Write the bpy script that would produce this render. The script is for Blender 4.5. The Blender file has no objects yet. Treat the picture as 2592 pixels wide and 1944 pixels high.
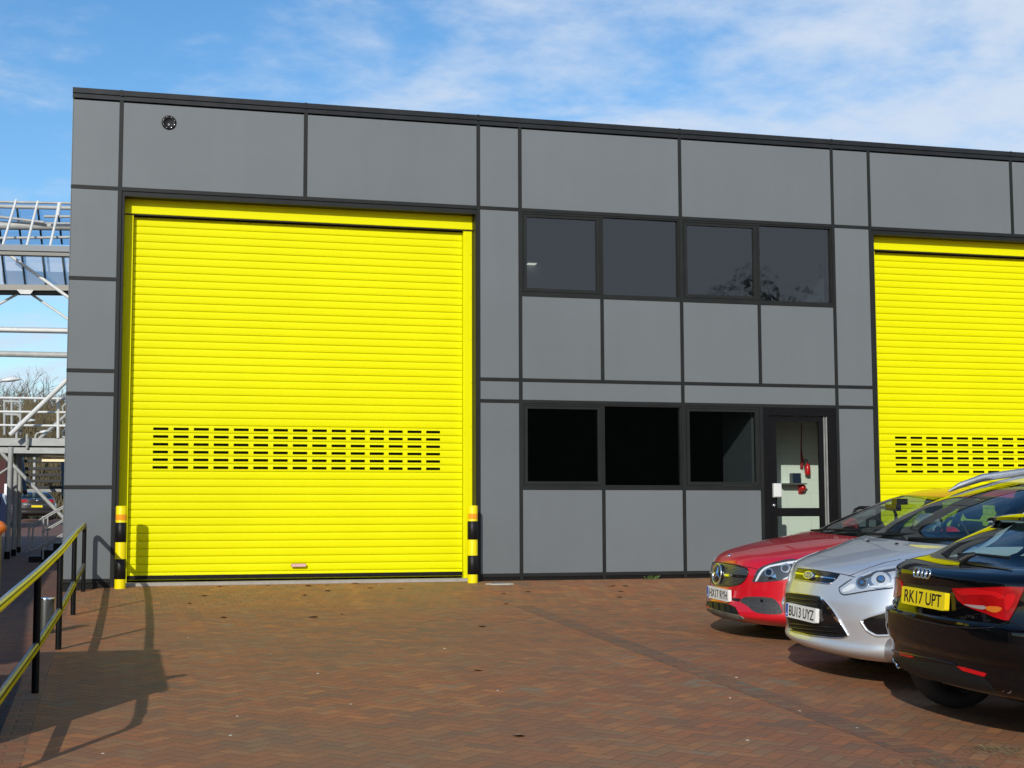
import bpy, bmesh, math, random
import numpy as np
from mathutils import Vector, Matrix, Euler
from mathutils.bvhtree import BVHTree
random.seed(7)
SC = bpy.context.scene
COL = SC.collection
R = math.radians
# ---------------------------------------------------------------- camera
FPX, CX, CY = 3755.22, 1296.0, 972.0
YAW, PIT, ROL = R(15.052), R(5.2174), R(-.208)
CAM = Vector((0, -19.75, .81))
fw = Vector((math.sin(YAW)*math.cos(PIT), math.cos(YAW)*math.cos(PIT), math.sin(PIT)))
_r = Vector((math.cos(YAW), -math.sin(YAW), 0)); _u = _r.cross(fw)
rt = _r*math.cos(ROL)+_u*math.sin(ROL); up = _u*math.cos(ROL)-_r*math.sin(ROL)
cd = bpy.data.cameras.new("camera"); cam = bpy.data.objects.new("camera", cd); COL.objects.link(cam)
cam.matrix_world = Matrix(((rt.x, up.x, -fw.x, CAM.x), (rt.y, up.y, -fw.y, CAM.y), (rt.z, up.z, -fw.z, CAM.z), (0, 0, 0, 1)))
cd.sensor_width = 36; cd.lens = FPX/2592*36; cd.clip_start = .1; cd.clip_end = 3000
SC.camera = cam
SC.view_settings.view_transform = 'Standard'; SC.view_settings.look = 'None'
SC.view_settings.exposure = 0.0; SC.view_settings.gamma = 1
# ---------------------------------------------------------------- sun and sky
SUN = Vector((.53, 1, -.51)).normalized()
sl = bpy.data.lights.new("sun", 'SUN'); sl.energy = 3.5; sl.angle = R(.5); sl.color = (1, .955, .87)
so = bpy.data.objects.new("sun", sl); COL.objects.link(so)
so.rotation_euler = SUN.to_track_quat('-Z', 'Y').to_euler(); so.location = (-10, -20, 20)
ELEV = math.asin(-SUN.z); AZ = math.atan2(-SUN.x, -SUN.y)
W = bpy.data.worlds.new("World"); SC.world = W; W.use_nodes = True
def build_world():
    nt = W.node_tree; N = nt.nodes; L = nt.links
    N.clear()
    out = N.new('ShaderNodeOutputWorld'); bg = N.new('ShaderNodeBackground'); bg.inputs[1].default_value = .15
    sky = N.new('ShaderNodeTexSky'); sky.sky_type = 'NISHITA'; sky.sun_disc = False
    sky.sun_elevation = ELEV; sky.sun_rotation = AZ; sky.air_density = 1.0; sky.dust_density = .5; sky.ozone_density = 2.5
    hs = N.new('ShaderNodeHueSaturation'); hs.inputs['Saturation'].default_value = 1.25; hs.inputs['Value'].default_value = 1.0
    L.new(sky.outputs[0], hs.inputs['Color'])
    tc = N.new('ShaderNodeTexCoord')
    sep = N.new('ShaderNodeSeparateXYZ'); L.new(tc.outputs['Generated'], sep.inputs[0])
    # project the view direction on a flat cloud layer
    zz = N.new('ShaderNodeMath'); zz.operation = 'MAXIMUM'; zz.inputs[1].default_value = .04; L.new(sep.outputs[2], zz.inputs[0])
    za = N.new('ShaderNodeMath'); za.operation = 'ADD'; za.inputs[1].default_value = .12; L.new(zz.outputs[0], za.inputs[0])
    dx = N.new('ShaderNodeMath'); dx.operation = 'DIVIDE'; L.new(sep.outputs[0], dx.inputs[0]); L.new(za.outputs[0], dx.inputs[1])
    dy = N.new('ShaderNodeMath'); dy.operation = 'DIVIDE'; L.new(sep.outputs[1], dy.inputs[0]); L.new(za.outputs[0], dy.inputs[1])
    cb = N.new('ShaderNodeCombineXYZ'); L.new(dx.outputs[0], cb.inputs[0]); L.new(dy.outputs[0], cb.inputs[1])
    mp = N.new('ShaderNodeMapping'); mp.inputs['Rotation'].default_value = (0, 0, R(-18)); mp.inputs['Scale'].default_value = (1.7, 1.7, 1)
    mp.inputs['Location'].default_value = (1.3, .4, 0)
    L.new(cb.outputs[0], mp.inputs[0])
    n1 = N.new('ShaderNodeTexNoise'); n1.inputs['Scale'].default_value = 1.7; n1.inputs['Detail'].default_value = 8; n1.inputs['Roughness'].default_value = .58; n1.inputs['Distortion'].default_value = .35
    L.new(mp.outputs[0], n1.inputs['Vector'])
    n2 = N.new('ShaderNodeTexNoise'); n2.inputs['Scale'].default_value = 6.5; n2.inputs['Detail'].default_value = 6; n2.inputs['Roughness'].default_value = .6
    L.new(mp.outputs[0], n2.inputs['Vector'])
    # clouds thicken towards +x (east) and behind the camera
    cov = N.new('ShaderNodeMath'); cov.operation = 'MULTIPLY_ADD'; cov.inputs[1].default_value = .60; cov.inputs[2].default_value = -.185
    L.new(sep.outputs[0], cov.inputs[0])
    cv2 = N.new('ShaderNodeMath'); cv2.operation = 'MULTIPLY_ADD'; cv2.inputs[1].default_value = -.17; L.new(sep.outputs[1], cv2.inputs[0]); cv2.inputs[2].default_value = .22
    cv3 = N.new('ShaderNodeMath'); cv3.operation = 'ADD'; L.new(cov.outputs[0], cv3.inputs[0]); L.new(cv2.outputs[0], cv3.inputs[1])
    # thinner overhead, a hazy veil near the horizon
    hz = N.new('ShaderNodeMapRange'); hz.inputs[1].default_value = .0; hz.inputs[2].default_value = .24; hz.inputs[3].default_value = .30; hz.inputs[4].default_value = 0.0; L.new(sep.outputs[2], hz.inputs[0])
    tp = N.new('ShaderNodeMapRange'); tp.inputs[1].default_value = .30; tp.inputs[2].default_value = .60; tp.inputs[3].default_value = 0.0; tp.inputs[4].default_value = -.34; L.new(sep.outputs[2], tp.inputs[0])
    c4_ = N.new('ShaderNodeMath'); c4_.operation = 'ADD'; L.new(hz.outputs[0], c4_.inputs[0]); L.new(tp.outputs[0], c4_.inputs[1])
    c5_ = N.new('ShaderNodeMath'); c5_.operation = 'ADD'; L.new(c4_.outputs[0], c5_.inputs[0]); L.new(cv3.outputs[0], c5_.inputs[1]); cv3 = c5_
    a = N.new('ShaderNodeMath'); a.operation = 'MULTIPLY_ADD'; a.inputs[1].default_value = .42; L.new(n2.outputs[0], a.inputs[0]); L.new(n1.outputs[0], a.inputs[2])
    b = N.new('ShaderNodeMath'); b.operation = 'ADD'; L.new(a.outputs[0], b.inputs[0]); L.new(cv3.outputs[0], b.inputs[1])
    mr = N.new('ShaderNodeMapRange'); mr.interpolation_type = 'SMOOTHSTEP'; mr.inputs[1].default_value = .50; mr.inputs[2].default_value = 1.06; mr.inputs[3].default_value = 0.0; mr.inputs[4].default_value = .95
    L.new(b.outputs[0], mr.inputs[0])
    mx = N.new('ShaderNodeMix'); mx.data_type = 'RGBA'; mx.inputs[7].default_value = (4.3, 4.95, 5.9, 1)
    L.new(mr.outputs[0], mx.inputs[0]); L.new(hs.outputs[0], mx.inputs[6]); L.new(mx.outputs[2], bg.inputs[0]); L.new(bg.outputs[0], out.inputs[0])
build_world()
# ---------------------------------------------------------------- pixel -> world helpers (used to set out measured positions)
def ray(px, py): return fw + rt*((px-CX)/FPX) + up*((CY-py)/FPX)
def at_depth(px, py, d): return CAM + ray(px, py)*d
def at_y(px, py, Y=0.0):
    v = ray(px, py); return CAM + v*((Y-CAM.y)/v.y)
def gz(X, Y):
    z = -.025 + .0435*max(min(Y, 0), -26)
    return z - .065*math.exp(-((X+.75)/.55)**2)*math.exp(-(Y/1.3)**2)
def gpt(px, py):
    z = -.3; v = ray(px, py)
    for _ in range(40):
        A = CAM + v*((z-CAM.z)/v.z); z = .5*z + .5*gz(A.x, A.y)
    return A
def low(Y):
    if Y <= 0: return gz(5, Y)-.24
    if Y < 16: return -.265 + .165*Y/16
    return min(-.1 + .9*(Y-16)/41, .95)
# ---------------------------------------------------------------- object helpers
def tag(o, label=None, cat=None, group=None, kind=None):
    if label: o['label'] = label
    if cat: o['category'] = cat
    if group: o['group'] = group
    if kind: o['kind'] = kind
    return o
def empty(name, loc=(0, 0, 0), label=None, cat=None, group=None):
    o = bpy.data.objects.new(name, None); o.empty_display_size = .1; COL.objects.link(o); o.location = loc
    return tag(o, label, cat, group)
class MB:
    def __init__(s): s.v = []; s.f = []; s.sm = []; s.pc = []; s.k = 0; s.lock = 0
    def add(s, vs, fs, smooth=False):
        n = len(s.v); s.v += [tuple(v) for v in vs]
        if not s.lock: s.k += 1
        for f in fs: s.f.append([i+n for i in f]); s.sm.append(smooth); s.pc.append(s.k)
        return s
    def box(s, x0, x1, y0, y1, z0, z1):
        return s.add([(x0, y0, z0), (x1, y0, z0), (x1, y1, z0), (x0, y1, z0), (x0, y0, z1), (x1, y0, z1), (x1, y1, z1), (x0, y1, z1)],
                     [(0, 3, 2, 1), (4, 5, 6, 7), (0, 1, 5, 4), (1, 2, 6, 5), (2, 3, 7, 6), (3, 0, 4, 7)])
    def cbox(s, x0, x1, y0, y1, z0, z1, c=.004):   # box with chamfered front (y0) edges
        return s.add([(x0, y1, z0), (x1, y1, z0), (x1, y1, z1), (x0, y1, z1), (x0, y0+c, z0), (x1, y0+c, z0), (x1, y0+c, z1), (x0, y0+c, z1),
                      (x0+c, y0, z0+c), (x1-c, y0, z0+c), (x1-c, y0, z1-c), (x0+c, y0, z1-c)],
                     [(3, 2, 1, 0)] + [(a, (a+1) % 4, 4+(a+1) % 4, 4+a) for a in range(4)] + [(4+a, 4+(a+1) % 4, 8+(a+1) % 4, 8+a) for a in range(4)] + [(8, 9, 10, 11)])
    def tube(s, pts, r, n=10, cap=True, flat=1.0):
        pts = [Vector(p) for p in pts]; rs = r if isinstance(r, (list, tuple)) else [r]*len(pts)
        rings = []; prev = None
        for i, p in enumerate(pts):
            d = (pts[min(i+1, len(pts)-1)]-pts[max(i-1, 0)]).normalized()
            if prev is None:
                a = Vector((0, 0, 1)) if abs(d.z) < .9 else Vector((1, 0, 0))
            else: a = prev
            x = d.cross(a).normalized() if d.cross(a).length > 1e-6 else d.orthogonal().normalized()
            y = x.cross(d).normalized(); prev = y
            rings.append([p + x*math.cos(t)*rs[i] + y*math.sin(t)*rs[i]*flat for t in [2*math.pi*k/n for k in range(n)]])
        vs = [v for rg in rings for v in rg]; fs = []
        for i in range(len(pts)-1):
            for k in range(n): fs.append((i*n+k, i*n+(k+1) % n, (i+1)*n+(k+1) % n, (i+1)*n+k))
        s.add(vs, fs, True); s.lock = 1
        if cap:
            s.add(rings[0], [tuple(range(n))[::-1]]); s.add(rings[-1], [tuple(range(n))])
        s.lock = 0
        return s
    def cyl(s, p0, p1, r, n=20): return s.tube([p0, p1], r, n)
    def lathe(s, prof, c=(0, 0, 0), n=28, axis='Z'):
        vs = []; fs = []
        for r, h in prof:
            for k in range(n):
                t = 2*math.pi*k/n; a, b = r*math.cos(t), r*math.sin(t)
                p = (a, b, h) if axis == 'Z' else ((a, h, b) if axis == 'Y' else (h, a, b))
                vs.append((p[0]+c[0], p[1]+c[1], p[2]+c[2]))
        for i in range(len(prof)-1):
            for k in range(n): fs.append((i*n+k, i*n+(k+1) % n, (i+1)*n+(k+1) % n, (i+1)*n+k))
        return s.add(vs, fs, True)
    def build(s, name, mat, parent=None, fixn=True):
        me = bpy.data.meshes.new(name); me.from_pydata(s.v, [], s.f)
        for p, q in zip(me.polygons, s.sm): p.use_smooth = q
        if fixn:
            bm = bmesh.new(); bm.from_mesh(me); bmesh.ops.recalc_face_normals(bm, faces=bm.faces); bm.to_mesh(me); bm.free()
        for m in (mat if isinstance(mat, list) else [mat]): me.materials.append(m)
        o = bpy.data.objects.new(name, me); COL.objects.link(o)
        if parent: o.parent = parent
        return o
def build_each(mb, name, mat, parent=None):
    for k in sorted(set(mb.pc)):
        q = MB(); mp = {}
        for f, sm, pc in zip(mb.f, mb.sm, mb.pc):
            if pc != k: continue
            for i in f:
                if i not in mp: mp[i] = len(q.v); q.v.append(mb.v[i])
            q.f.append([mp[i] for i in f]); q.sm.append(sm)
        o = q.build(name, mat, parent)
    return o
def copy_tree(o, parent=None):
    c = o.copy(); COL.objects.link(c)
    if parent is not None: c.parent = parent
    for ch in [q for q in bpy.data.objects if q.parent == o]: copy_tree(ch, c)
    return c
# ---------------------------------------------------------------- materials
def nodes(name):
    m = bpy.data.materials.new(name); m.use_nodes = True; return m, m.node_tree.nodes, m.node_tree.links
def pm(name, col, rough=.5, metal=0.0, var=.0, vs=3.0, bump=0.0, bs=40.0, coat=0.0, spec=.5, emit=None, es=0.0, flake=False):
    m, N, L = nodes(name); b = N['Principled BSDF']
    b.inputs['Base Color'].default_value = (*col, 1); b.inputs['Roughness'].default_value = rough; b.inputs['Metallic'].default_value = metal
    b.inputs['Coat Weight'].default_value = coat; b.inputs['Coat Roughness'].default_value = .03; b.inputs['Specular IOR Level'].default_value = spec
    if emit: b.inputs['Emission Color'].default_value = (*emit, 1); b.inputs['Emission Strength'].default_value = es
    if var or bump:
        tc = N.new('ShaderNodeTexCoord')
        if var:
            n = N.new('ShaderNodeTexNoise'); n.inputs['Scale'].default_value = vs; n.inputs['Detail'].default_value = 6; n.inputs['Roughness'].default_value = .65
            L.new(tc.outputs['Object'], n.inputs['Vector'])
            mr = N.new('ShaderNodeMapRange'); mr.inputs[1].default_value = .3; mr.inputs[2].default_value = .7; mr.inputs[3].default_value = 1-var; mr.inputs[4].default_value = 1+var
            L.new(n.outputs[0], mr.inputs[0])
            mx = N.new('ShaderNodeVectorMath'); mx.operation = 'SCALE'; mx.inputs[0].default_value = col; L.new(mr.outputs[0], mx.inputs['Scale'])
            L.new(mx.outputs[0], b.inputs['Base Color'])
            r2 = N.new('ShaderNodeMapRange'); r2.inputs[3].default_value = max(0, rough-.08); r2.inputs[4].default_value = min(1, rough+.1); L.new(n.outputs[0], r2.inputs[0]); L.new(r2.outputs[0], b.inputs['Roughness'])
        if bump:
            n = N.new('ShaderNodeTexNoise'); n.inputs['Scale'].default_value = bs; n.inputs['Detail'].default_value = 4
            L.new(tc.outputs['Object'], n.inputs['Vector'])
            bp = N.new('ShaderNodeBump'); bp.inputs['Strength'].default_value = bump; bp.inputs['Distance'].default_value = .01
            L.new(n.outputs[0], bp.inputs['Height']); L.new(bp.outputs[0], b.inputs['Normal'])
    return m
class NG:   # tiny node-math builder
    def __init__(s, nt): s.nt = nt; s.N = nt.nodes; s.L = nt.links
    def _in(s, sock, v):
        if isinstance(v, (int, float)): sock.default_value = v
        else: s.L.new(v, sock)
    def m(s, op, a, b=0.0, c=0.0):
        n = s.N.new('ShaderNodeMath'); n.operation = op
        s._in(n.inputs[0], a); s._in(n.inputs[1], b); s._in(n.inputs[2], c); return n.outputs[0]
    def xyz(s, x, y, z=0.0):
        n = s.N.new('ShaderNodeCombineXYZ'); s._in(n.inputs[0], x); s._in(n.inputs[1], y); s._in(n.inputs[2], z); return n.outputs[0]
    def mixf(s, t, a, b): return s.m('ADD', s.m('MULTIPLY', a, s.m('SUBTRACT', 1.0, t)), s.m('MULTIPLY', b, t))
    def mixc(s, t, a, b, mode='MIX'):
        n = s.N.new('ShaderNodeMix'); n.data_type = 'RGBA'; n.blend_type = mode; s._in(n.inputs[0], t)
        for i, v in ((6, a), (7, b)):
            if isinstance(v, tuple): n.inputs[i].default_value = (*v, 1)
            else: s.L.new(v, n.inputs[i])
        return n.outputs[2]
    def noise(s, vec, scale, detail=4, rough=.6, out=0):
        n = s.N.new('ShaderNodeTexNoise'); n.inputs['Scale'].default_value = scale; n.inputs['Detail'].default_value = detail; n.inputs['Roughness'].default_value = rough
        s.L.new(vec, n.inputs['Vector']); return n.outputs[out]
    def ramp(s, v, stops):
        n = s.N.new('ShaderNodeValToRGB'); n.color_ramp.interpolation = 'LINEAR'
        el = n.color_ramp.elements
        while len(el) < len(stops): el.new(.5)
        for e, (p, c) in zip(el, stops): e.position = p; e.color = (*c, 1)
        s._in(n.inputs[0], v); return n.outputs[0]
    def mr(s, v, a, b, c=0.0, d=1.0, sm=False):
        n = s.N.new('ShaderNodeMapRange'); s._in(n.inputs[0], v)
        if sm: n.interpolation_type = 'SMOOTHSTEP'
        for i, q in enumerate((a, b, c, d)): n.inputs[i+1].default_value = q
        return n.outputs[0]
def glass(name, tint=(.5, .6, .58), rough=.01, ior=1.5, through=1.0, dark=(.01, .012, .012), wave=0.0):
    m, N, L = nodes(name); N.remove(N['Principled BSDF']); out = N['Material Output']
    t = N.new('ShaderNodeBsdfTransparent'); t.inputs[0].default_value = (*tint, 1)
    g = N.new('ShaderNodeBsdfGlossy'); g.inputs['Roughness'].default_value = rough; g.inputs['Color'].default_value = (1, 1, 1, 1)
    geo = N.new('ShaderNodeNewGeometry'); G = NG(m.node_tree); f0 = ((ior-1)/(ior+1))**2     # Fresnel reflection of a pane, the same from both sides
    dt = N.new('ShaderNodeVectorMath'); dt.operation = 'DOT_PRODUCT'; L.new(geo.outputs['Incoming'], dt.inputs[0]); L.new(geo.outputs['Normal'], dt.inputs[1])
    k = G.m('POWER', G.m('SUBTRACT', 1.0, G.m('MINIMUM', G.m('ABSOLUTE', dt.outputs['Value']), 1.0)), 5.0); fr_out = G.m('MULTIPLY_ADD', k, 1-f0, f0)
    if wave:
        tc = N.new('ShaderNodeTexCoord'); wn = G.noise(tc.outputs['Object'], 1.6, 3, .5); bp = N.new('ShaderNodeBump'); bp.inputs['Strength'].default_value = wave; bp.inputs['Distance'].default_value = .02
        L.new(wn, bp.inputs['Height']); L.new(bp.outputs[0], g.inputs['Normal'])
    d = N.new('ShaderNodeBsdfDiffuse'); d.inputs[0].default_value = (*dark, 1)
    m0 = N.new('ShaderNodeMixShader'); m0.inputs[0].default_value = through; L.new(d.outputs[0], m0.inputs[1]); L.new(t.outputs[0], m0.inputs[2])
    mx = N.new('ShaderNodeMixShader'); L.new(fr_out, mx.inputs[0]); L.new(m0.outputs[0], mx.inputs[1]); L.new(g.outputs[0], mx.inputs[2]); L.new(mx.outputs[0], out.inputs[0])
    return m
BRICK_STOPS = [(0, (.15, .105, .075)), (.18, (.20, .108, .066)), (.40, (.25, .112, .058)), (.60, (.30, .125, .058)), (.76, (.225, .14, .082)), (.88, (.36, .155, .06)), (1, (.20, .165, .12))]
def brick_material(name, mode, tint=(1, 1, 1)):
    m, N, L = nodes(name); g = NG(m.node_tree); b = N['Principled BSDF']
    tc = N.new('ShaderNodeTexCoord'); sp = N.new('ShaderNodeSeparateXYZ')
    # slight waviness so that the courses are not ruler straight
    wob = N.new('ShaderNodeTexNoise'); wob.inputs['Scale'].default_value = .8; wob.inputs['Detail'].default_value = 2; L.new(tc.outputs['Object'], wob.inputs['Vector'])
    va = N.new('ShaderNodeVectorMath'); va.operation = 'MULTIPLY_ADD'; va.inputs[1].default_value = (.06, .06, 0); L.new(wob.outputs[1], va.inputs[0]); L.new(tc.outputs['Object'], va.inputs[2])
    L.new(va.outputs[0], sp.inputs[0]); X, Y = sp.outputs[0], sp.outputs[1]
    if mode == 'herring':
        c = .70710678/.1
        u = g.m('MULTIPLY', g.m('ADD', X, Y), c); v = g.m('MULTIPLY', g.m('SUBTRACT', Y, X), c)
        i = g.m('FLOOR', u); j = g.m('FLOOR', v); fx = g.m('SUBTRACT', u, i); fy = g.m('SUBTRACT', v, j)
        k = g.m('FLOORED_MODULO', g.m('SUBTRACT', i, j), 4.0); k = g.m('ROUND', k)
        ver = g.m('GREATER_THAN', k, 1.5)
        kh = k; kv = g.m('SUBTRACT', 3.0, k)
        ci = g.m('SUBTRACT', i, g.m('MULTIPLY', kh, g.m('SUBTRACT', 1.0, ver))); cj = g.m('SUBTRACT', j, g.m('MULTIPLY', kv, ver))
        lu = g.mixf(ver, g.m('ADD', fx, kh), fx); lv = g.mixf(ver, fy, g.m('ADD', fy, kv))
        du = g.m('MINIMUM', lu, g.m('SUBTRACT', g.mixf(ver, 2.0, 1.0), lu)); dv = g.m('MINIMUM', lv, g.m('SUBTRACT', g.mixf(ver, 1.0, 2.0), lv))
        e = g.m('MINIMUM', du, dv); cell = g.xyz(ci, cj, g.m('MULTIPLY', ver, 3.7))
    else:
        bw, bh = (.13, .26) if mode == 'apron' else (.21, .105)
        v = g.m('DIVIDE', Y, bh); j = g.m('FLOOR', v)
        u = g.m('ADD', g.m('DIVIDE', X, bw), g.m('MULTIPLY', g.m('FLOORED_MODULO', j, 2.0), .5)); i = g.m('FLOOR', u)
        fx = g.m('SUBTRACT', u, i); fy = g.m('SUBTRACT', v, j)
        e = g.m('MINIMUM', g.m('MULTIPLY', g.m('MINIMUM', fx, g.m('SUBTRACT', 1.0, fx)), bw/.1), g.m('MULTIPLY', g.m('MINIMUM', fy, g.m('SUBTRACT', 1.0, fy)), bh/.1))
        cell = g.xyz(i, j, 5.0)
    wn = N.new('ShaderNodeTexWhiteNoise'); wn.noise_dimensions = '3D'; L.new(cell, wn.inputs['Vector'])
    big = g.noise(tc.outputs['Object'], .9, 5, .6)
    rv = g.m('ADD', g.m('MULTIPLY', wn.outputs[0], .72), g.m('MULTIPLY', g.m('SUBTRACT', big, .36), 1.05))
    col = g.ramp(rv, BRICK_STOPS)
    fine = g.noise(tc.outputs['Object'], 60, 4, .7)
    col = g.mixc(g.mr(fine, .3, .7, .0, .35), col, (.12, .085, .06))
    grime = g.noise(tc.outputs['Object'], .35, 6, .62)
    col = g.mixc(g.mr(grime, .45, .72, 0, .55), col, (.15, .12, .08))
    col = g.mixc(g.mr(e, .03, .10, .32, 0.0), col, (.085, .066, .048))
    # pale flecks of lime and grit
    sp2 = g.noise(tc.outputs['Object'], 9, 6, .75)
    col = g.mixc(g.mr(sp2, .70, .78, 0, .5), col, (.32, .28, .22))
    vm = N.new('ShaderNodeVectorMath'); vm.operation = 'MULTIPLY'; L.new(col, vm.inputs[0]); vm.inputs[1].default_value = tint
    L.new(vm.outputs[0], b.inputs['Base Color'])
    L.new(g.mr(fine, .3, .7, .62, .85), b.inputs['Roughness']); b.inputs['Specular IOR Level'].default_value = .35
    h = g.m('ADD', g.mr(e, .0, .12, 0, 1.0), g.m('ADD', g.m('MULTIPLY', wn.outputs[0], .35), g.m('MULTIPLY', fine, .25)))
    bp = N.new('ShaderNodeBump'); bp.inputs['Strength'].default_value = .55; bp.inputs['Distance'].default_value = .006; L.new(h, bp.inputs['Height']); L.new(bp.outputs[0], b.inputs['Normal'])
    return m
M = {}
M['herring'] = brick_material('herringbone brick', 'herring', (1.25, 1.09, .92))
M['apron'] = brick_material('apron brick', 'apron', (1.34, 1.16, .88))
M['band'] = brick_material('dark brick band', 'bond', (.92, .93, .93))
M['edge'] = brick_material('edging brick', 'bond', (1.05, .95, .9))
M['shadebrick'] = brick_material('shade tinted brick', 'herring', (.8, .75, .8))  # paving brick tinted darker and purple to look shadowed on the road
M['panel'] = pm('grey cladding panel', (.136, .152, .158), .38, 0, .05, .45, .10, 1.3)
def panel_variation(m):     # sheets differ slightly in tone, with faint rain streaks
    N, L = m.node_tree.nodes, m.node_tree.links; G = NG(m.node_tree); b = N['Principled BSDF']; src = b.inputs['Base Color'].links[0].from_socket
    oi = N.new('ShaderNodeObjectInfo'); tc = N.new('ShaderNodeTexCoord'); mp = N.new('ShaderNodeMapping'); mp.inputs['Scale'].default_value = (5, 5, .35); L.new(tc.outputs['Object'], mp.inputs[0])
    st = G.mr(G.noise(mp.outputs[0], 1.0, 5, .6), .35, .75, 1.01, .97)
    sc = N.new('ShaderNodeVectorMath'); sc.operation = 'SCALE'; L.new(src, sc.inputs[0]); L.new(G.m('MULTIPLY', G.mr(oi.outputs['Random'], 0, 1, .965, 1.035), st), sc.inputs['Scale']); L.new(sc.outputs[0], b.inputs['Base Color'])
panel_variation(M['panel'])
M['trim'] = pm('dark grey aluminium', (.011, .0125, .0115), .5, 0, .2, 3, spec=.3)
M['parapet'] = pm('parapet flashing', (.013, .0145, .016), .4, 0, .3, 4, spec=.35)
M['black'] = pm('black frame', (.005, .005, .0055), .4, 0, .1, 5, spec=.2)
M['yellow'] = pm('yellow powder coat', (.76, .74, .0), .5, 0, .03, .9, spec=.12)
M['yellow2'] = pm('yellow paint', (.80, .66, .0), .4, 0, .04, 5, spec=.25)
M['orange'] = pm('orange reflective tape', (.85, .32, .01), .3)
M['blackpaint'] = pm('black paint', (.006, .0055, .005), .45, 0, .1, 8, spec=.25)
M['rubber'] = pm('black rubber', (.012, .012, .012), .75)
M['conc'] = pm('concrete', (.33, .31, .27), .85, 0, .15, 6, .3, 30)
M['metal'] = pm('galvanised metal', (.55, .56, .57), .35, .9, .1, 6)
M['chrome'] = pm('chrome', (.82, .83, .84), .08, 1.0)
M['white'] = pm('white paint', (.62, .63, .61), .45, 0, .08, 4)
M['greypaint'] = pm('grey steel paint', (.36, .37, .355), .5, 0, .15, 5)
M['dark'] = pm('dark interior', (.012, .012, .013), .8)
M['red'] = pm('red enamel', (.55, .012, .015), .3)
M['tile'] = pm('glazed wall block', (.42, .52, .44), .35, 0, .04, 3)
M['lightbox'] = pm('lit ceiling panel', (.9, .9, .85), .5, emit=(1, .95, .82), es=1.6)
M['pane_up'] = glass('upper window glass', (.30, .36, .35), .02, 1.78, .9, wave=.25)
M['pane_low'] = glass('lower window glass', (.24, .26, .28), .015, 1.7, .95, wave=.2)
M['pane_door'] = glass('door glass', (.86, .90, .87), .005, 1.45)
M['slotpane'] = glass('shutter vision pane', (.10, .12, .09), .15, 1.3, .6, (.008, .010, .005))
M['wood'] = pm('tree bark', (.14, .11, .085), .9, 0, .2, 8)
M['twig'] = pm('bare twigs', (.17, .135, .095), .95, 0, .3, 2)
M['leaf'] = pm('dark foliage', (.035, .05, .02), .8, 0, .5, 2)
M['dryleaf'] = pm('dry brown leaf', (.30, .17, .085), .8, 0, .3, 40)
M['pebble'] = pm('pale grit', (.42, .39, .33), .8)
M['weed'] = pm('green weed', (.08, .14, .03), .7)
M['straw'] = pm('straw grass', (.34, .30, .15), .8, 0, .3, 20)
# ================================================================ SETTING
def frange(a, b, n): return [a+(b-a)*i/n for i in range(n+1)]
def sheet(name, xs, ys, zf, mat, dz=0.0, skirt=None):
    mb = MB(); nx = len(xs); vs = [(x, y, zf(x, y)+dz) for y in ys for x in xs]
    fs = [(j*nx+i, j*nx+i+1, (j+1)*nx+i+1, (j+1)*nx+i) for j in range(len(ys)-1) for i in range(nx-1)]
    mb.add(vs, fs, True)
    if skirt:
        n = len(ys); mb.add([(xs[0], y, zf(xs[0], y)+dz) for y in ys]+[(xs[0], y, zf(xs[0], y)+dz-skirt) for y in ys], [(i, i+1, n+i+1, n+i) for i in range(n-1)])
    o = mb.build(name, mat, fixn=False); return tag(o, kind='structure')
ysn = [-60, -40, -26] + frange(-24, -2, 22) + frange(-1.8, .3, 7)
XL = [-.45, -.3, -.15, 0, .2, .5, 1, 2, 4, 8, 16, 30, 60]
sheet('ground', [-.6, 10, 60, 300], [-200, -60, -26, 0, 60, 400], lambda x, y: gz(5, y)-.35, M['conc'])
sheet('road', [-300, -100, -40, -15, -6, -3, -1.5, -.625], [-200, -60, -26, -12, -6, -3, 0, 4, 8, 12, 16, 30, 50, 80, 120, 400], lambda x, y: low(y), M['shadebrick'])
sheet('paving', XL, [y for y in ysn if y < -3.3] + [-3.35], gz, M['herring'])
sheet('pavement', XL, [-3.35] + [y for y in ysn if y > -3.3], gz, M['apron'])
sheet('kerb', [-.625, -.54, -.45], ysn, gz, M['edge'], .001, .6)
sheet('drainage_strip', [4.43, 4.54, 4.65], [y for y in ysn if -26 <= y < -3.3] + [-3.35], gz, M['band'], .002)
# ================================================================ WAREHOUSE BUILDING
V0, V1, V2, V3, V4, W1, V5, W3, V6, V7, V8, V9, V10 = -.59, .016, 2.431, 4.836, 5.437, 6.634, 7.837, 9.044, 10.256, 10.865, 13.30, 15.71, 16.31
H0, H1, H2, H3, H4, H5, H6, H7 = 6.44, 6.31, 5.133, 3.934, 2.736, 2.437, 1.239, .05
bld = empty('warehouse_building', (0, 0, 0), 'grey panelled industrial unit with yellow roller shutters and dark windows', 'building')
J = .0225
cells = []
for a, b in ((V0, V1), (V1, V2), (V2, V3), (V3, V4), (V4, V5), (V5, V6), (V6, V7), (V7, V8), (V8, V9), (V9, V10), (V10, 18.7), (18.7, 21.1)): cells.append((a, b, H2, H1))
for lo, hi in ((H3, H2), (H4, H3), (H5, H4), (H6, H5), (H7, H6)): cells.append((V0, V1, lo, hi))
for a, b in ((V3, V4), (V6, V7), (V9, V10), (V10, 18.7), (18.7, 21.1)):
    cells += [(a, b, H4, H2), (a, b, H5, H4), (a, b, H7, H5)]
for a, b in ((V4, W1), (W1, V5), (V5, W3), (W3, V6)): cells.append((a, b, H4, H3))
for a, b in ((V4, V5), (V5, V6)): cells.append((a, b, H5, H4))
for a, b in ((V4, W1), (W1, V5), (V5, W3)): cells.append((a, b, H7, H6))
rnd = random.Random(3)
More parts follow.
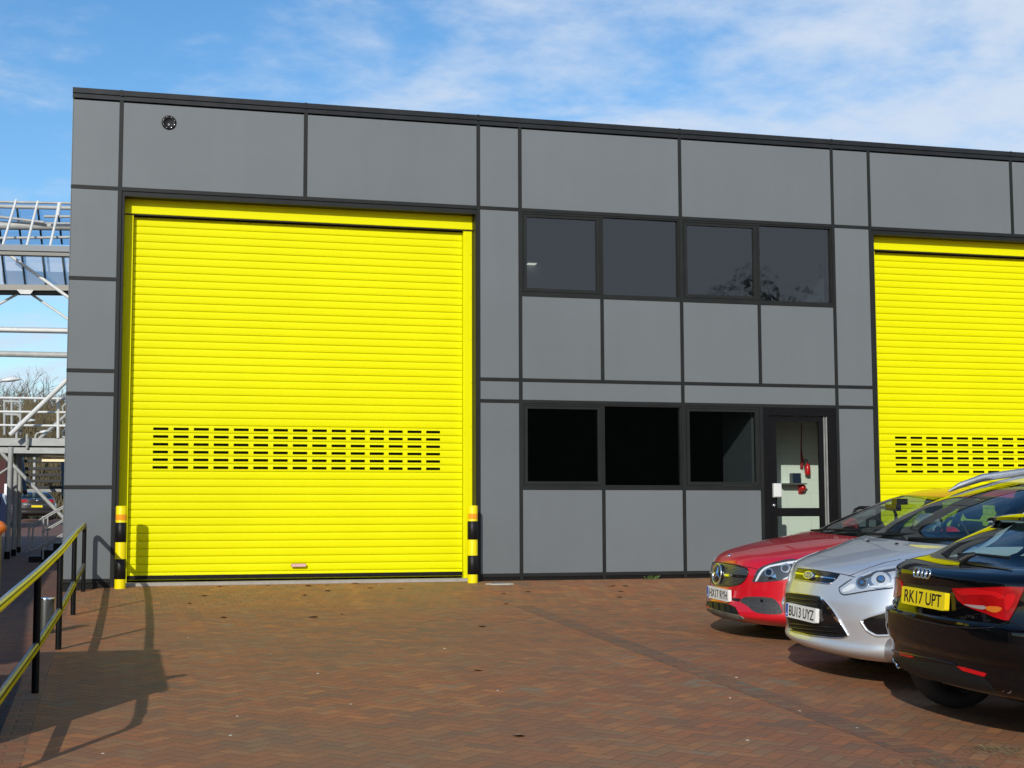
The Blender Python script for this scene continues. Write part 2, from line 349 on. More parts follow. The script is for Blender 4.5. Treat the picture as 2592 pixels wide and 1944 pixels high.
for a, b, lo, hi in cells:
    e = rnd.uniform(-.0015, .0015)
    l = J if a > V0 else 0.0
    MB().cbox(a+l, b-J, e, .06, lo+J, hi-J, .005).build('wall_panel', M['panel'], bld)
core = MB()
for bx in ((-.585, .04, -.5, 5.12), (-.585, 21.1, 5.12, 6.3), (4.83, 5.46, -.5, 5.12), (5.46, 10.24, 2.42, 3.95), (5.46, 9.06, -.5, 1.25), (10.24, 10.89, -.5, 5.12), (15.69, 21.1, -.5, 5.12)):
    core.box(bx[0], bx[1], .061, .30, bx[2], bx[3])
core.box(-.586, -.3, .301, 22, -.5, 6.3); core.box(20.8, 21.1, .301, 22, -.5, 6.3); core.box(-.3, 20.8, 21.7, 22, -.5, 6.3)
core.build('wall', M['black'], bld)
MB().box(-.60, -.59, .0, 22, -.4, 6.31).build('side_wall', M['panel'], bld)
MB().box(-.58, 21.1, .31, 22, 6.301, 6.33).build('roof', M['parapet'], bld)
# joint strips
tr = MB()
def vtrim(x, lo, hi, w=.023): tr.box(x-w, x+w, -.007, .03, lo, hi)
def htrim(z, a, b, w=.022): tr.box(a, b, -.005, .031, z-w, z+w)
vtrim(V1, -.03, H1-.002)
for x in (V2, V8): vtrim(x, H2+.023, H1-.002)
for x in (V3, V4, V6, V7, V9, V10, 18.7): vtrim(x, -.03, H1-.002)
vtrim(V5, -.03, H1-.002); 
for x in (W1, W3): vtrim(x, H4+.023, H3-.02)
vtrim(W1, -.03, H6-.02); vtrim(W3, -.03, H5-.0225)
def between(z, xs):
    for a, b in xs: htrim(z, a, b)
between(H2, ((V0-.012, V1-.0235), (V1+.0235, V3-.0235), (V3+.0235, V4-.0235), (V4+.0235, V5-.0235), (V5+.0235, V6-.0235), (V6+.0235, V7-.0235), (V7+.0235, V9-.0235), (V9+.0235, V10-.0235), (V10+.0235, 18.67), (18.73, 21.1)))
between(H3, ((V0-.012, V1-.0235), (V4+.0235, V5-.0235), (V5+.0235, V6-.0235)))
for z in (H4, H5): between(z, ((V0-.012, V1-.0235), (V3+.0235, V4-.0235), (V4+.0235, V5-.0235), (V5+.0235, V6-.0235), (V6+.0235, V7-.0235), (V9+.0235, V10-.0235), (V10+.0235, 18.67), (18.73, 21.1)))
between(H6, ((V0-.012, V1-.0235), (V4+.0235, V5-.0235), (V5+.0235, W3-.0235)))
between(H7, ((V0-.004, V1-.0235), (V3+.0235, V4-.0235), (V4+.0235, W1-.0235), (W1+.0235, V5-.0235), (V5+.0235, W3-.0235), (V6+.0235, V7-.0235), (V9+.0235, V10-.0235), (V10+.0235, 18.67), (18.73, 21.1)))
build_each(tr, 'joint_strip', M['trim'], bld)
# plinth: dark recessed base below the panels
pl = MB()
for a, b in ((-.585, .04), (4.83, 9.06), (10.24, 10.89), (15.69, 21.1)): pl.box(a, b, .012, .06, -.5, H7-.022)
build_each(pl, 'plinth', M['blackpaint'], bld)
# parapet flashing in lengths with visible laps
pp = MB()
for a, b in ((-.605, V1), (V1, V2), (V2, V3), (V3, V5), (V5, V6), (V6, V8), (V8, V10), (V10, 21.12)):
    pp.box(a+.0004, b-.0004, -.030, .36, H1+.062, H0); pp.box(a+.0004, b-.0004, -.012, .36, H1, H1+.060)
build_each(pp, 'parapet', M['parapet'], bld)
jj = MB()
for x in (V1, V2, V3, V5, V6, V8, V10): jj.box(x-.022, x+.012, -.036, -.0305, H1+.055, H0+.004)
build_each(jj, 'flashing_joint', M['trim'], bld)
# ---- windows
def window(x0, x1, z0, z1, sash, pane):
    f = MB(); a = .022
    f.box(x0, x0+a, .004, .10, z0, z1); f.box(x1-a, x1, .004, .10, z0, z1)
    f.box(x0+a, x1-a, .004, .10, z0, z0+a); f.box(x0+a, x1-a, .004, .10, z1-a, z1)
    fr = f.build('window', M['trim'], bld)
    g = a
    if sash:
        s = MB(); w = .046; X0, X1, Z0, Z1 = x0+a+.004, x1-a-.004, z0+a+.004, z1-a-.004
        for bx in ((X0, X0+w, Z0, Z1), (X1-w, X1, Z0, Z1), (X0+w, X1-w, Z0, Z0+w), (X0+w, X1-w, Z1-w, Z1)): s.box(bx[0], bx[1], -.002, .06, bx[2], bx[3])
        s.box(X0+.01, X1-.01, -.012, -.0025, Z1-.006, Z1+.008)
        s.build('sash', M['trim'], fr); g = a+.004+w
    y = .025 if sash else .045
    k = rnd.uniform(-.004, .004); q = rnd.uniform(-.004, .004)
    MB().add([(x0+g, y+k, z0+g), (x1-g, y-k, z0+g), (x1-g, y-k+q, z1-g), (x0+g, y+k+q, z1-g)], [(0, 1, 2, 3)]).build('pane', M[pane], fr)
xs4 = (V4+J, W1-.0, V5, W3, V6-J)
for (a, b, s) in ((V4+.024, W1-.004, 1), (W1+.004, V5-.024, 0), (V5+.024, W3-.004, 1), (W3+.004, V6-.024, 0)): window(a, b, H3+.023, H2-.023, s, 'pane_up')
for (a, b, s) in ((V4+.024, W1-.004, 1), (W1+.004, V5-.024, 0), (V5+.024, W3-.0235, 1)): window(a, b, H6+.023, H5-.023, s, 'pane_low')
wm = MB()
for x, lo, hi in ((W1, H3+.023, H2-.023), (W3, H3+.023, H2-.023), (W1, H6+.023, H5-.023)): wm.box(x-.0035, x+.0035, -.001, .1, lo, hi)
build_each(wm, 'mullion', M['trim'], bld)
# rooms seen through the glass
M['room'] = pm('office wall', (.30, .31, .31), .8); M['floorm'] = pm('office floor', (.05, .05, .055), .7)
rm = MB()
rm.box(5.0, 10.6, 4.9, 5.0, 3.3, 5.25); rm.box(4.9, 5.0, .301, 5.0, 3.3, 5.25); rm.box(10.6, 10.7, .301, 5.0, 3.3, 5.25); rm.box(4.9, 10.7, .301, 5.0, 5.25, 5.3)
rm.build('office_wall', M['room'], bld)
MB().box(4.9, 10.7, .301, 5.0, 3.25, 3.299).build('office_floor', M['floorm'], bld)
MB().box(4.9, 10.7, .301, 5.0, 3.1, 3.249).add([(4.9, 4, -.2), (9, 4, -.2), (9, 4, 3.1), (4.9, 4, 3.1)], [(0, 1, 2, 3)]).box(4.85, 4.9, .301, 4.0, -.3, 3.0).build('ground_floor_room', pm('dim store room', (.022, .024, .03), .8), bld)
c = at_y(1280+158*880/2212, 520+385*280/704, 3.0); c = at_y(1280+158*880/2212, 520+385*280/704, 3.0+(5.235-c.z)/((c.z-CAM.z)/22.75))
MB().box(c.x-.10, c.x+.05, c.y-.22, c.y+.16, 5.235, 5.249).build('ceiling_light', M['lightbox'], bld)
# ---- entrance door and lobby
df = MB()
df.box(9.068, 9.172, .0, .14, -.02, 2.412); df.box(10.098, 10.232, .0, .14, -.02, 2.412); df.box(9.172, 10.098, .0, .14, 2.30, 2.412)
dframe = df.build('door_frame', M['black'], bld)
dl = MB()
dl.cbox(9.177, 9.288, .03, .085, .01, 2.292, .004); dl.cbox(9.972, 10.04, .03, .085, .01, 2.292, .004)
dl.box(9.289, 9.971, .033, .082, 2.222, 2.29); dl.box(9.289, 9.971, .033, .082, .84, .962); dl.box(9.289, 9.971, .033, .082, .012, .22)
door = dl.build('entrance_door', M['black'], bld)
for z0, z1 in ((.962, 2.222), (.22, .84)): MB().add([(9.288, .058, z0), (9.972, .058, z0), (9.972, .058, z1), (9.288, .058, z1)], [(0, 1, 2, 3)]).build('pane', M['pane_door'], door)
MB().box(10.048, 10.054, .02, .06, .0, 2.29).box(10.084, 10.090, .01, .06, .0, 2.29).build('edge_seal', M['greypaint'], door)
MB().cbox(9.212, 9.338, -.025, .029, 1.115, 1.315, .012).build('keypad_box', M['white'], door)
MB().lathe([(.0, -.012), (.017, -.012), (.02, .0), (.02, .03)], (9.218, .0, 1.0), 16, 'Y').box(9.214, 9.222, -.02, -.012, .975, 1.0).build('lock', M['metal'], door)
mt, N_, L_ = nodes('lobby block'); g_ = NG(mt.node_tree); tc_ = N_.new('ShaderNodeTexCoord'); sp_ = N_.new('ShaderNodeSeparateXYZ'); L_.new(tc_.outputs['Object'], sp_.inputs[0])
bt = N_.new('ShaderNodeTexBrick'); bt.inputs['Scale'].default_value = 1; bt.inputs['Brick Width'].default_value = .40; bt.inputs['Row Height'].default_value = .2; bt.inputs['Mortar Size'].default_value = .004
bt.inputs['Color1'].default_value = (.66, .73, .66, 1); bt.inputs['Color2'].default_value = (.69, .75, .69, 1); bt.inputs['Mortar'].default_value = (.56, .63, .56, 1)
L_.new(g_.xyz(g_.m('ADD', sp_.outputs[0], sp_.outputs[1]), sp_.outputs[2]), bt.inputs['Vector']); L_.new(bt.outputs[0], N_['Principled BSDF'].inputs['Base Color']); N_['Principled BSDF'].inputs['Roughness'].default_value = .5
lb = MB(); lb.box(9.0, 11.2, 1.2, 1.25, -.1, 2.6); lb.box(10.86, 10.90, .335, 1.199, -.1, 2.6); lb.box(8.95, 9.0, .145, 1.199, -.1, 2.6)
lb.build('lobby_wall', mt, bld)
MB().box(9.0, 10.85, .335, 1.199, 2.45, 2.5).build('lobby_ceiling', M['dark'], bld); MB().box(9.0, 10.85, .335, 1.199, -.1, -.03).build('lobby_floor', M['conc'], bld)
dq = lambda x, y, Y: at_y(1900+x/4.1475, 1000+y/4.1475, Y)
A = dq(395, 925, 1.05); B = dq(585, 935, 1.05); MB().box(A.x-.1, B.x, 1.02, 1.199, A.z-.02, A.z).build('lobby_shelf', M['metal'], bld)
B = dq(440, 925, 1.06); C_ = dq(525, 820, 1.06); o = MB().cbox(B.x, C_.x, 1.04, 1.16, A.z+.001, C_.z, .01).build('monitor', pm('blue black casing', (.02, .03, .06), .3)); tag(o, 'small dark box on the lobby shelf behind the glass door', 'box')
fe = empty('fire_extinguisher', dq(600, 838, 1.12), 'red extinguisher with a black hose hanging on the green lobby wall', 'extinguisher')
MB().lathe([(0, 0), (.038, 0), (.042, .01), (.042, .13), (.03, .155), (.012, .165), (.012, .185), (0, .185)], (0, 0, 0), 18).build('cylinder', M['red'], fe)
MB().tube([(0, 0, .18), (-.02, -.01, .24), (-.05, -.01, .235), (-.065, -.02, .16), (-.06, -.02, .08)], .008, 8).build('hose', M['rubber'], fe)
al = empty('alarm_bell', dq(540, 975, 1.14), 'round red alarm bell under the lobby shelf behind the glass door', 'alarm')
MB().lathe([(0, -.07), (.03, -.065), (.055, -.03), (.06, 0.0), (.06, .02), (0, .02)], (0, 0, 0), 20, 'Y').build('gong', M['red'], al)
MB().box(-.04, .03, .02, .06, -.08, .05).build('backbox', M['red'], al)
o = MB().tube([dq(535, 765, 1.17), dq(540, 690, 1.15), dq(530, 560, 1.17), dq(535, 300, 1.18)], [.026, .022, .010, .006], 8).build('red_strap', pm('dark red strap', (.25, .01, .012), .7)); tag(o, 'dark red strap hanging down the lobby wall above the shelf', 'strap')
# ---- roller shutters
def shutter(x0):
    x1 = x0+4.465; P = .1015; zb = .036; nsl = 48; Y = .30
    curtain = MB()
    sl0 = x0+.296; slots = [(sl0+k*.2615, sl0+k*.2615+.196) for k in range(15)]
    xs = [x0] + [q for s in slots for q in s] + [x1]
    prof = [(0.0, .018), (.0045, .018), (.0075, .002), (.018, -.001), (.0335, -.003), (.0695, -.003), (.086, -.001), (.0985, .002), (.1015, .018)]
    srow0 = int(round((1.508-.05-zb)/P))
    nx = len(xs)
    for k in range(nsl):
        zs = zb+k*P
        vs = [(x, Y+d, zs+h) for h, d in prof for x in xs]
        fs = []
        for r in range(len(prof)-1):
            for i in range(nx-1):
                if srow0 <= k < srow0+6 and r == 4 and i % 2 == 1 and i < 30: continue
                fs.append((r*nx+i, r*nx+i+1, (r+1)*nx+i+1, (r+1)*nx+i))
        curtain.add(vs, fs, False)
    cu = curtain.build('roller_shutter', M['yellow'], bld, fixn=False)
    sp = MB()
    for k in range(srow0, srow0+6): sp.box(x0+.25, x0+.296+15*.2615, Y+.013, Y+.016, zb+k*P+.022, zb+k*P+.082)
    build_each(sp, 'vision_pane', M['slotpane'], cu)
    b = MB(); b.box(x0-.004, x1+.004, Y-.012, Y+.03, .048, .099)
    b.build('bottom_bar', M['blackpaint'], cu)
    MB().box(x0-.05, x1+.05, .0, .3, -.2, .013).build('threshold', M['conc'], cu)
    bb = MB()
    for k in range(14): bb.lathe([(.006, -.006), (.006, .0), (0, .001)][::1], (x0+.3+k*.31, Y-.012, .099), 8, 'Y')
    build_each(bb, 'bolt', M['metal'], cu)
    for s, a, c2 in ((0, x0-.128, x0-.006), (1, x1+.006, x1+.128)):
        g = MB(); g.cbox(a, c2, .215, .33, -.02, 4.848, .006); gr = g.build('guide_rail', M['yellow'], cu)
        q = MB()
        for z in frange(.9, 4.5, 6): q.lathe([(.010, -.006), (.010, 0), (0, -.007)], ((a+.1 if s else a+.025), .215, z), 8, 'Y')
        build_each(q, 'guide_bolt', M['yellow2'], cu)
    h = MB(); h.cbox(x0-.128, x1+.128, .19, .32, 4.852, 5.11, .006); h.build('shutter_hood', M['yellow'], cu)
    MB().box(x0-.12, x1+.12, .20, .22, 4.838, 4.851).build('hood_lip', M['trim'], cu); MB().box(x0-.004, x1+.004, .285, .292, 4.824, 4.851).build('hood_shade_strip', M['black'], cu)  # black strip stands in for the dark shadow band under the hood
    # dark reveal frame
    rv = MB(); rv.box(x0-.165, x0-.129, .012, .32, -.03, 5.112); rv.box(x1+.129, x1+.165, .012, .32, -.03, 5.112); rv.box(x0-.129, x1+.129, .012, .188, 5.045, 5.11)
    build_each(rv, 'reveal', M['trim'], cu)
    return cu
s1 = shutter(.205); s2 = shutter(11.06)
st = MB(); n = 24; w, hh = .105, .024
ol = [(math.cos(t)*hh+(w-hh if math.cos(t) > 0 else -(w-hh)), math.sin(t)*hh) for t in [2*math.pi*(k+.5)/n for k in range(n)]]
def pill(sc, y): return [(2.419+a*sc, y, .212+b*(sc if sc > .95 else .72)) for a, b in ol]
st.add(pill(1, .2445)+pill(1, .246), [tuple(range(n))]+[(k, (k+1) % n, n+(k+1) % n, n+k) for k in range(n)]); lab = st.build('shutter_label', pm('brown border', (.35, .17, .06), .5), s1)
MB().add(pill(.93, .2435), [tuple(range(n))]).build('label_face', pm('pink label', (.70, .42, .40), .5, 0, .12, 30), s1)
# ---- flue terminal in the top left panel
fl = empty('flue_flange', (.623, 0, 6.055), 'round black bolted flange with an open pipe in the top left panel', 'vent')
MB().lathe([(.056, -.012), (.060, -.016), (.092, -.016), (.096, -.010), (.096, .005)], (0, 0, 0), 36, 'Y').build('flange', M['blackpaint'], fl)
MB().lathe([(.056, -.014), (.054, -.004), (.0, -.003)], (0, 0, 0), 28, 'Y').build('pipe', M['dark'], fl)  # flat dark disc stands in for the shade inside the pipe
bl = MB()
for k in range(8):
    t = R(22.5+45*k); bl.lathe([(.006, -.020), (.007, -.016), (0, -.021)], (.076*math.cos(t), 0, .076*math.sin(t)), 8, 'Y')
build_each(bl, 'bolt', M['chrome'], fl)
MB().lathe([(0, -.008), (.011, -.006), (.013, -.003)], (0, 0, -.026), 14, 'Y').build('lens', M['greypaint'], fl)  # pale disc put in as the glint inside the flue
# ================================================================ BOLLARDS
def bollard(x, y, label, sticker):
    z0 = gz(x, y); b = empty('bollard', (x, y, 0), label, 'bollard', 'striped bollards beside the left shutter'); top = 1.0; r = .069
    MB().lathe([(r, z0-.1), (r, top-.012), (r-.006, top-.002), (r-.02, top), (0, top)], (0, 0, 0), 32).build('post', M['yellow2'], b)
    for a, c2 in ((.077, .33), (.541, .789)): MB().lathe([(r, a), (r+.0012, a+.001), (r+.0012, c2-.001), (r, c2)], (0, 0, 0), 32).build('black_band', M['blackpaint'], b)
    q = MB(); n = 20; a0, a1 = (R(-160), R(-35)) if sticker else (R(-180), R(0))
    vs = [((r+.0015)*math.cos(a0+(a1-a0)*k/n), (r+.0015)*math.sin(a0+(a1-a0)*k/n), z) for z in (.818, .89) for k in range(n+1)]
    q.add(vs, [(k, k+1, n+2+k, n+1+k) for k in range(n)], True); q.build('reflective_band', M['orange'], b)
bollard(.115, -.22, 'yellow and black bollard at the left jamb, nearest the handrail', 0)
bollard(4.695, -.22, 'yellow and black bollard at the right jamb of the left shutter', 1)
# ================================================================ HANDRAIL
hr = empty('handrail', (-.4, -5, 0), 'yellow handrail on black posts sloping along the left edge of the yard', 'railing')
hp = [(-.33, -.25), (-.375, -3.35), (-.425, -6.2), (-.50, -8.6), (-.62, -11.55)]
def P0(o): return Vector(o.location)
for x, y in hp:
    z = gz(x, y); MB().cyl((x+.4, y+5, z-.2), (x+.4, y+5, z+.74), .026, 16).build('post', M['black'], hr)
def rail(h, name):
    pts = []
    for i, (x, y) in enumerate(hp):
        pts.append(Vector((x+.4, y+5, gz(x, y)+h)))
    dense = []
    for i in range(len(pts)-1):
        for k in range(8): dense.append(pts[i].lerp(pts[i+1], k/8))
    dense.append(pts[-1])
    for _ in range(3):
        dense = [dense[0]]+[(dense[i-1]+dense[i]*2+dense[i+1])/4 for i in range(1, len(dense)-1)]+[dense[-1]]
    if name == 'top_rail':
        a = dense[0]; dense = [a+Vector((0, -.04, -.045)), a+Vector((0, -.075, -.018)), a+Vector((0, -.125, -.006))] + dense[1:]
        b = dense[-1]; dense = dense[:-1]+[b+Vector((0, .125, -.006)), b+Vector((0, .075, -.018)), b+Vector((0, .04, -.045))]
    dn = Vector((0, 0, -.012))
    far = [p+dn for p in dense if p.y > 5-3.6]; near = [p+dn for p in dense if p.y < 5-3.15]
    o = MB().tube(far, .0285, 14, True, .9).build(name, pm('weathered olive rail', (.16, .155, .10), .45, .2, .1, 6), hr)
    MB().tube(near, .029, 14, True, .9).build('yellow_sleeve', M['yellow2'], o)
    MB().tube([p+Vector((0, 0, .012)) for p in (dense[3:-3] if name == 'top_rail' else dense)], .021, 12, True, .7).build('cap_strip', M['metal'], o)
    MB().tube([p+Vector((0, 0, .005)) for p in (dense[3:-3] if name == 'top_rail' else dense)], .0265, 12, True, .5).build('gasket', M['black'], o)
rail(.85, 'top_rail')
for i, (x, y) in enumerate(hp):
    z = gz(x, y); s = -1 if i == 0 else (1 if i == len(hp)-1 else 0); q = Vector((x+.4, y+5, z))
    path = [(0, 0, .739), (0, s*.004, .77), (0, s*.02, .80), (0, s*.05, .825), (0, s*.10, .836)] if s else [(0, 0, .739), (0, 0, .835)]
    MB().tube([q+Vector(p) for p in path], .0262, 14).build('bracket', M['black'], hr); rail(.33, 'mid_rail')
# ================================================================ LEFT FOREGROUND THINGS
p = at_depth(118, 1513, 14.0); zb_ = low(p.y)
sb = empty('steel_bollard', (p.x, p.y, zb_), 'short round steel bollard standing behind the handrail on the lower road', 'bollard')
hb = p.z-zb_
MB().lathe([(.073, 0), (.073, hb-.02), (.070, hb-.004), (.060, hb)], (0, 0, 0), 28).build('tube', pm('dark steel', (.08, .085, .08), .35, .6), sb)
MB().lathe([(.076, hb-.012), (.076, hb), (.07, hb+.003), (0, hb+.004)], (0, 0, 0), 28).build('cap', M['chrome'], sb)
a, b2 = at_depth(-90, 1392, 9.0), at_depth(12, 1328, 9.0)
og = empty('orange_barrier', (a.x, a.y, low(a.y)), 'orange topped rail end at the far left edge', 'barrier')
q = Vector(og.location); e2 = (b2-a).normalized()
MB().tube([a-q, a.lerp(b2, .5)-q, b2-e2*.012-q, b2-q], [.036, .037, .036, .018], 14).build('rail', pm('orange plastic', (.52, .13, .012), .5), og)
pb = at_depth(0, 1345, 9.02)
MB().cyl((pb.x-q.x-.02, pb.y-q.y, 0), (pb.x-q.x-.02, pb.y-q.y, pb.z-q.z+.02), .03, 14).build('post', pm('olive yellow paint', (.20, .16, .03), .5), og)
# storage box beyond the left edge of the frame: its shadow falls over the paving
gb = empty('storage_box', (-1.75, -10.0, low(-9.55)), 'low dark green storage box standing on the lower road beside the handrail', 'storage box')
gb.rotation_euler.x = math.atan(.0435); ht = gz(0, -10.0)+1.42-low(-10.0)
MB().cbox(-.8, .8, -1.12, 1.12, 0, ht-.09, .01).build('bin_body', pm('dark green plastic', (.03, .07, .04), .5, 0, .1, 4), gb)
MB().box(-.82, .82, -1.14, 1.14, ht-.088, ht-.03).box(-.78, .78, -1.1, 1.1, ht-.029, ht).build('lid', pm('green plastic lid', (.04, .09, .05), .5), gb)
# unseen brick building, added beyond the left edge to shade the lower road
wb = empty('shade_outbuilding', (-9, 1, low(0)), 'unseen dark red brick outbuilding added to shade the lower road', 'building')
MB().box(-6, 4.9, -12, 3.9, 0, 2.75).build('wall', pm('dark red brick', (.06, .016, .014), .8, 0, .2, 6, .3, 20), wb)
MB().box(-6.1, 5.0, -12.1, 3.9, 2.751, 2.9).build('roof', M['conc'], wb)
MB().box(-6, 4.85, 4, 27, -.3, 3.6).build('tall_shade_wall', bpy.data.materials['dark red brick'], wb)  # taller part added to shade the foot of the footbridge
for k in range(3): MB().cbox(4.901, 4.93, -9+4*k, -7.8+4*k, .9, 2.1, .01).build('window', M['white'], wb)
# ================================================================ SMALL GROUND THINGS
g = Vector((4.99, -.48, gz(4.99, -.48)))
gr = empty('drain_cover', g, 'small square drain cover set in pale concrete near the right bollard', 'drain cover')
q = MB(); n = 14; rr = [random.uniform(.13, .18) for _ in range(n)]
q.add([(rr[k]*1.15*math.cos(2*math.pi*k/n), rr[k]*math.sin(2*math.pi*k/n), .010) for k in range(n)]+[(rr[k]*1.25*math.cos(2*math.pi*k/n), rr[k]*1.1*math.sin(2*math.pi*k/n), -.005) for k in range(n)], [tuple(range(n))]+[(k, (k+1) % n, n+(k+1) % n, n+k) for k in range(n)])
q.build('surround', pm('pale mortar', (.40, .37, .32), .9, 0, .15, 20), gr)
MB().box(-.085, .085, -.085, .085, .010, .018).build('plate', pm('weathered iron', (.2, .21, .22), .5, .5, .15, 30), gr)
def c7(x, y): return (200+x*.5425, 1440+y*.5425)
def c8(x, y): return (1200+x*.6293, 1440+y*.6293)
def leaf_obj(px, sz, lab):
    A = gpt(*px); q = MB(); n = 9; ph = random.uniform(0, 6.28); ca, sa = math.cos(ph), math.sin(ph)
    sz *= .85; rows = []
    for i in range(n):
        t = i/(n-1); wv = .36*math.sin(math.pi*min(1, t*1.02))**.7*(1+.28*math.sin(t*22)); z = .012+.20*(t-.5)**2+.03*math.sin(5*t+ph)
        for sgn in (-1, 0, 1): rows.append(((t-.5)*sz*ca-sgn*wv*sz*sa, (t-.5)*sz*sa+sgn*wv*sz*ca, (z+.16*abs(sgn)*wv)*sz+.004))
    q.add(rows, [(3*i+s, 3*i+s+1, 3*i+s+4, 3*i+s+3) for i in range(n-1) for s in (0, 1)], True)
    o = q.build('dry_leaf', M['dryleaf']); o.location = A; tag(o, lab, 'leaf', 'dry leaves scattered on the paving')
for i, (f, x, y, s) in enumerate([(c7, 583, 126, .13), (c7, 516, 162, .09), (c7, 655, 84, .11), (c7, 882, 78, .10), (c7, 1070, 80, .15), (c7, 1155, 76, .09), (c7, 1290, 70, .14), (c7, 1358, 90, .11), (c7, 1498, 92, .12), (c7, 1160, 103, .14), (c7, 1053, 124, .10),
     (c7, 673, 228, .13), (c7, 1092, 226, .17), (c7, 1231, 212, .09), (c7, 1880, 270, .13), (c7, 1860, 475, .11), (c7, 2050, 780, .11), (c8, 550, 70, .17), (c8, 610, 70, .14), (c8, 590, 92, .12), (c8, 215, 93, .12), (c8, 585, 115, .12), (c8, 118, 100, .11), (c8, 180, 674, .10), (c8, 128, 141, .11)]):
    leaf_obj(f(x, y), s, 'small dry brown leaf lying on the brick paving')
for f, x, y in [(c7, 510, 322), (c7, 738, 688), (c7, 708, 778), (c7, 1268, 632), (c7, 1705, 372), (c7, 112, 862), (c7, 895, 397), (c7, 1115, 489), (c7, 1400, 76), (c8, 1055, 437), (c8, 1100, 690), (c8, 1540, 640), (c8, 95, 490), (c8, 1310, 572), (c8, 1030, 520)]:
    A = gpt(*f(x, y)); s = random.uniform(.006, .012)
    q = MB(); q.lathe([(0, -.3*s), (.8*s, -.1*s), (s, .3*s), (.6*s, .7*s), (0, .8*s)], (0, 0, 0), 7)
    o = q.build('pebble', M['pebble']); o.location = A; o.scale = (1.5, .9, .7); o.rotation_euler.z = random.uniform(0, 3); tag(o, 'tiny pale pebble lying on the brick paving', 'pebble', 'pale pebbles on the paving')
A = at_y(1500+810/5.53, 1200+1470/5.53, -.05)
q = MB()
for k in range(26):
    t = random.uniform(0, 6.28); l = random.uniform(.04, .10); b = Vector((random.uniform(-.08, .08), random.uniform(-.03, .02), 0)); d = Vector((math.cos(t)*l*.8, -abs(math.sin(t))*l*.5, l*.6)); s_ = Vector((-math.sin(t), math.cos(t), 0))*.008
    q.add([b-s_, b+s_, b+d*.6+s_*1.3+Vector((0, 0, .01)), b+d, b+d*.6-s_*1.3+Vector((0, 0, .01))], [(0, 1, 2, 3, 4)])
o = q.build('weed', M['weed'], fixn=False); o.location = (A.x, -.07, gz(A.x, -.05)); tag(o, 'small green weed growing at the foot of the grey wall', 'plant')
# straw-like grass in the paving joints near the lower right corner
q = MB(); rg = random.Random(5)
def tuft(px, py, n, sx, sy):
    A = gpt(px, py)
    for k in range(n):
        x, y = A.x+rg.gauss(0, sx), A.y+rg.gauss(0, sy); z = gz(x, y); t = rg.uniform(-.5, 1.1)+2.5; l = rg.uniform(.02, .055)
        b = Vector((x, y, z)); d = Vector((math.cos(t)*l, math.sin(t)*l, l*.35)); s_ = Vector((-math.sin(t), math.cos(t), 0))*.0025
        q.add([b-s_, b+s_, b+d], [(0, 1, 2)])
tuft(2560, 1905, 420, .12, .10); tuft(2500, 1893, 150, .09, .04); tuft(2360, 1930, 130, .16, .06); tuft(2450, 1945, 120, .12, .08)
tag(q.build('grass', M['straw'], fixn=False), kind='stuff')
# black guard rail beside the entrance door
gd = empty('guard_rail', (10.6, -.3, gz(10.6, -.3)), 'short black tubular guard rail beside the glass entrance door', 'railing')
MB().tube([(-.28, 0, -.1), (-.28, 0, .90), (-.25, 0, .97), (-.18, 0, 1.0), (.3, 0, 1.0), (.37, 0, .97), (.4, 0, .9), (.4, 0, -.1)], .024, 12).build('hoop', M['black'], gd)
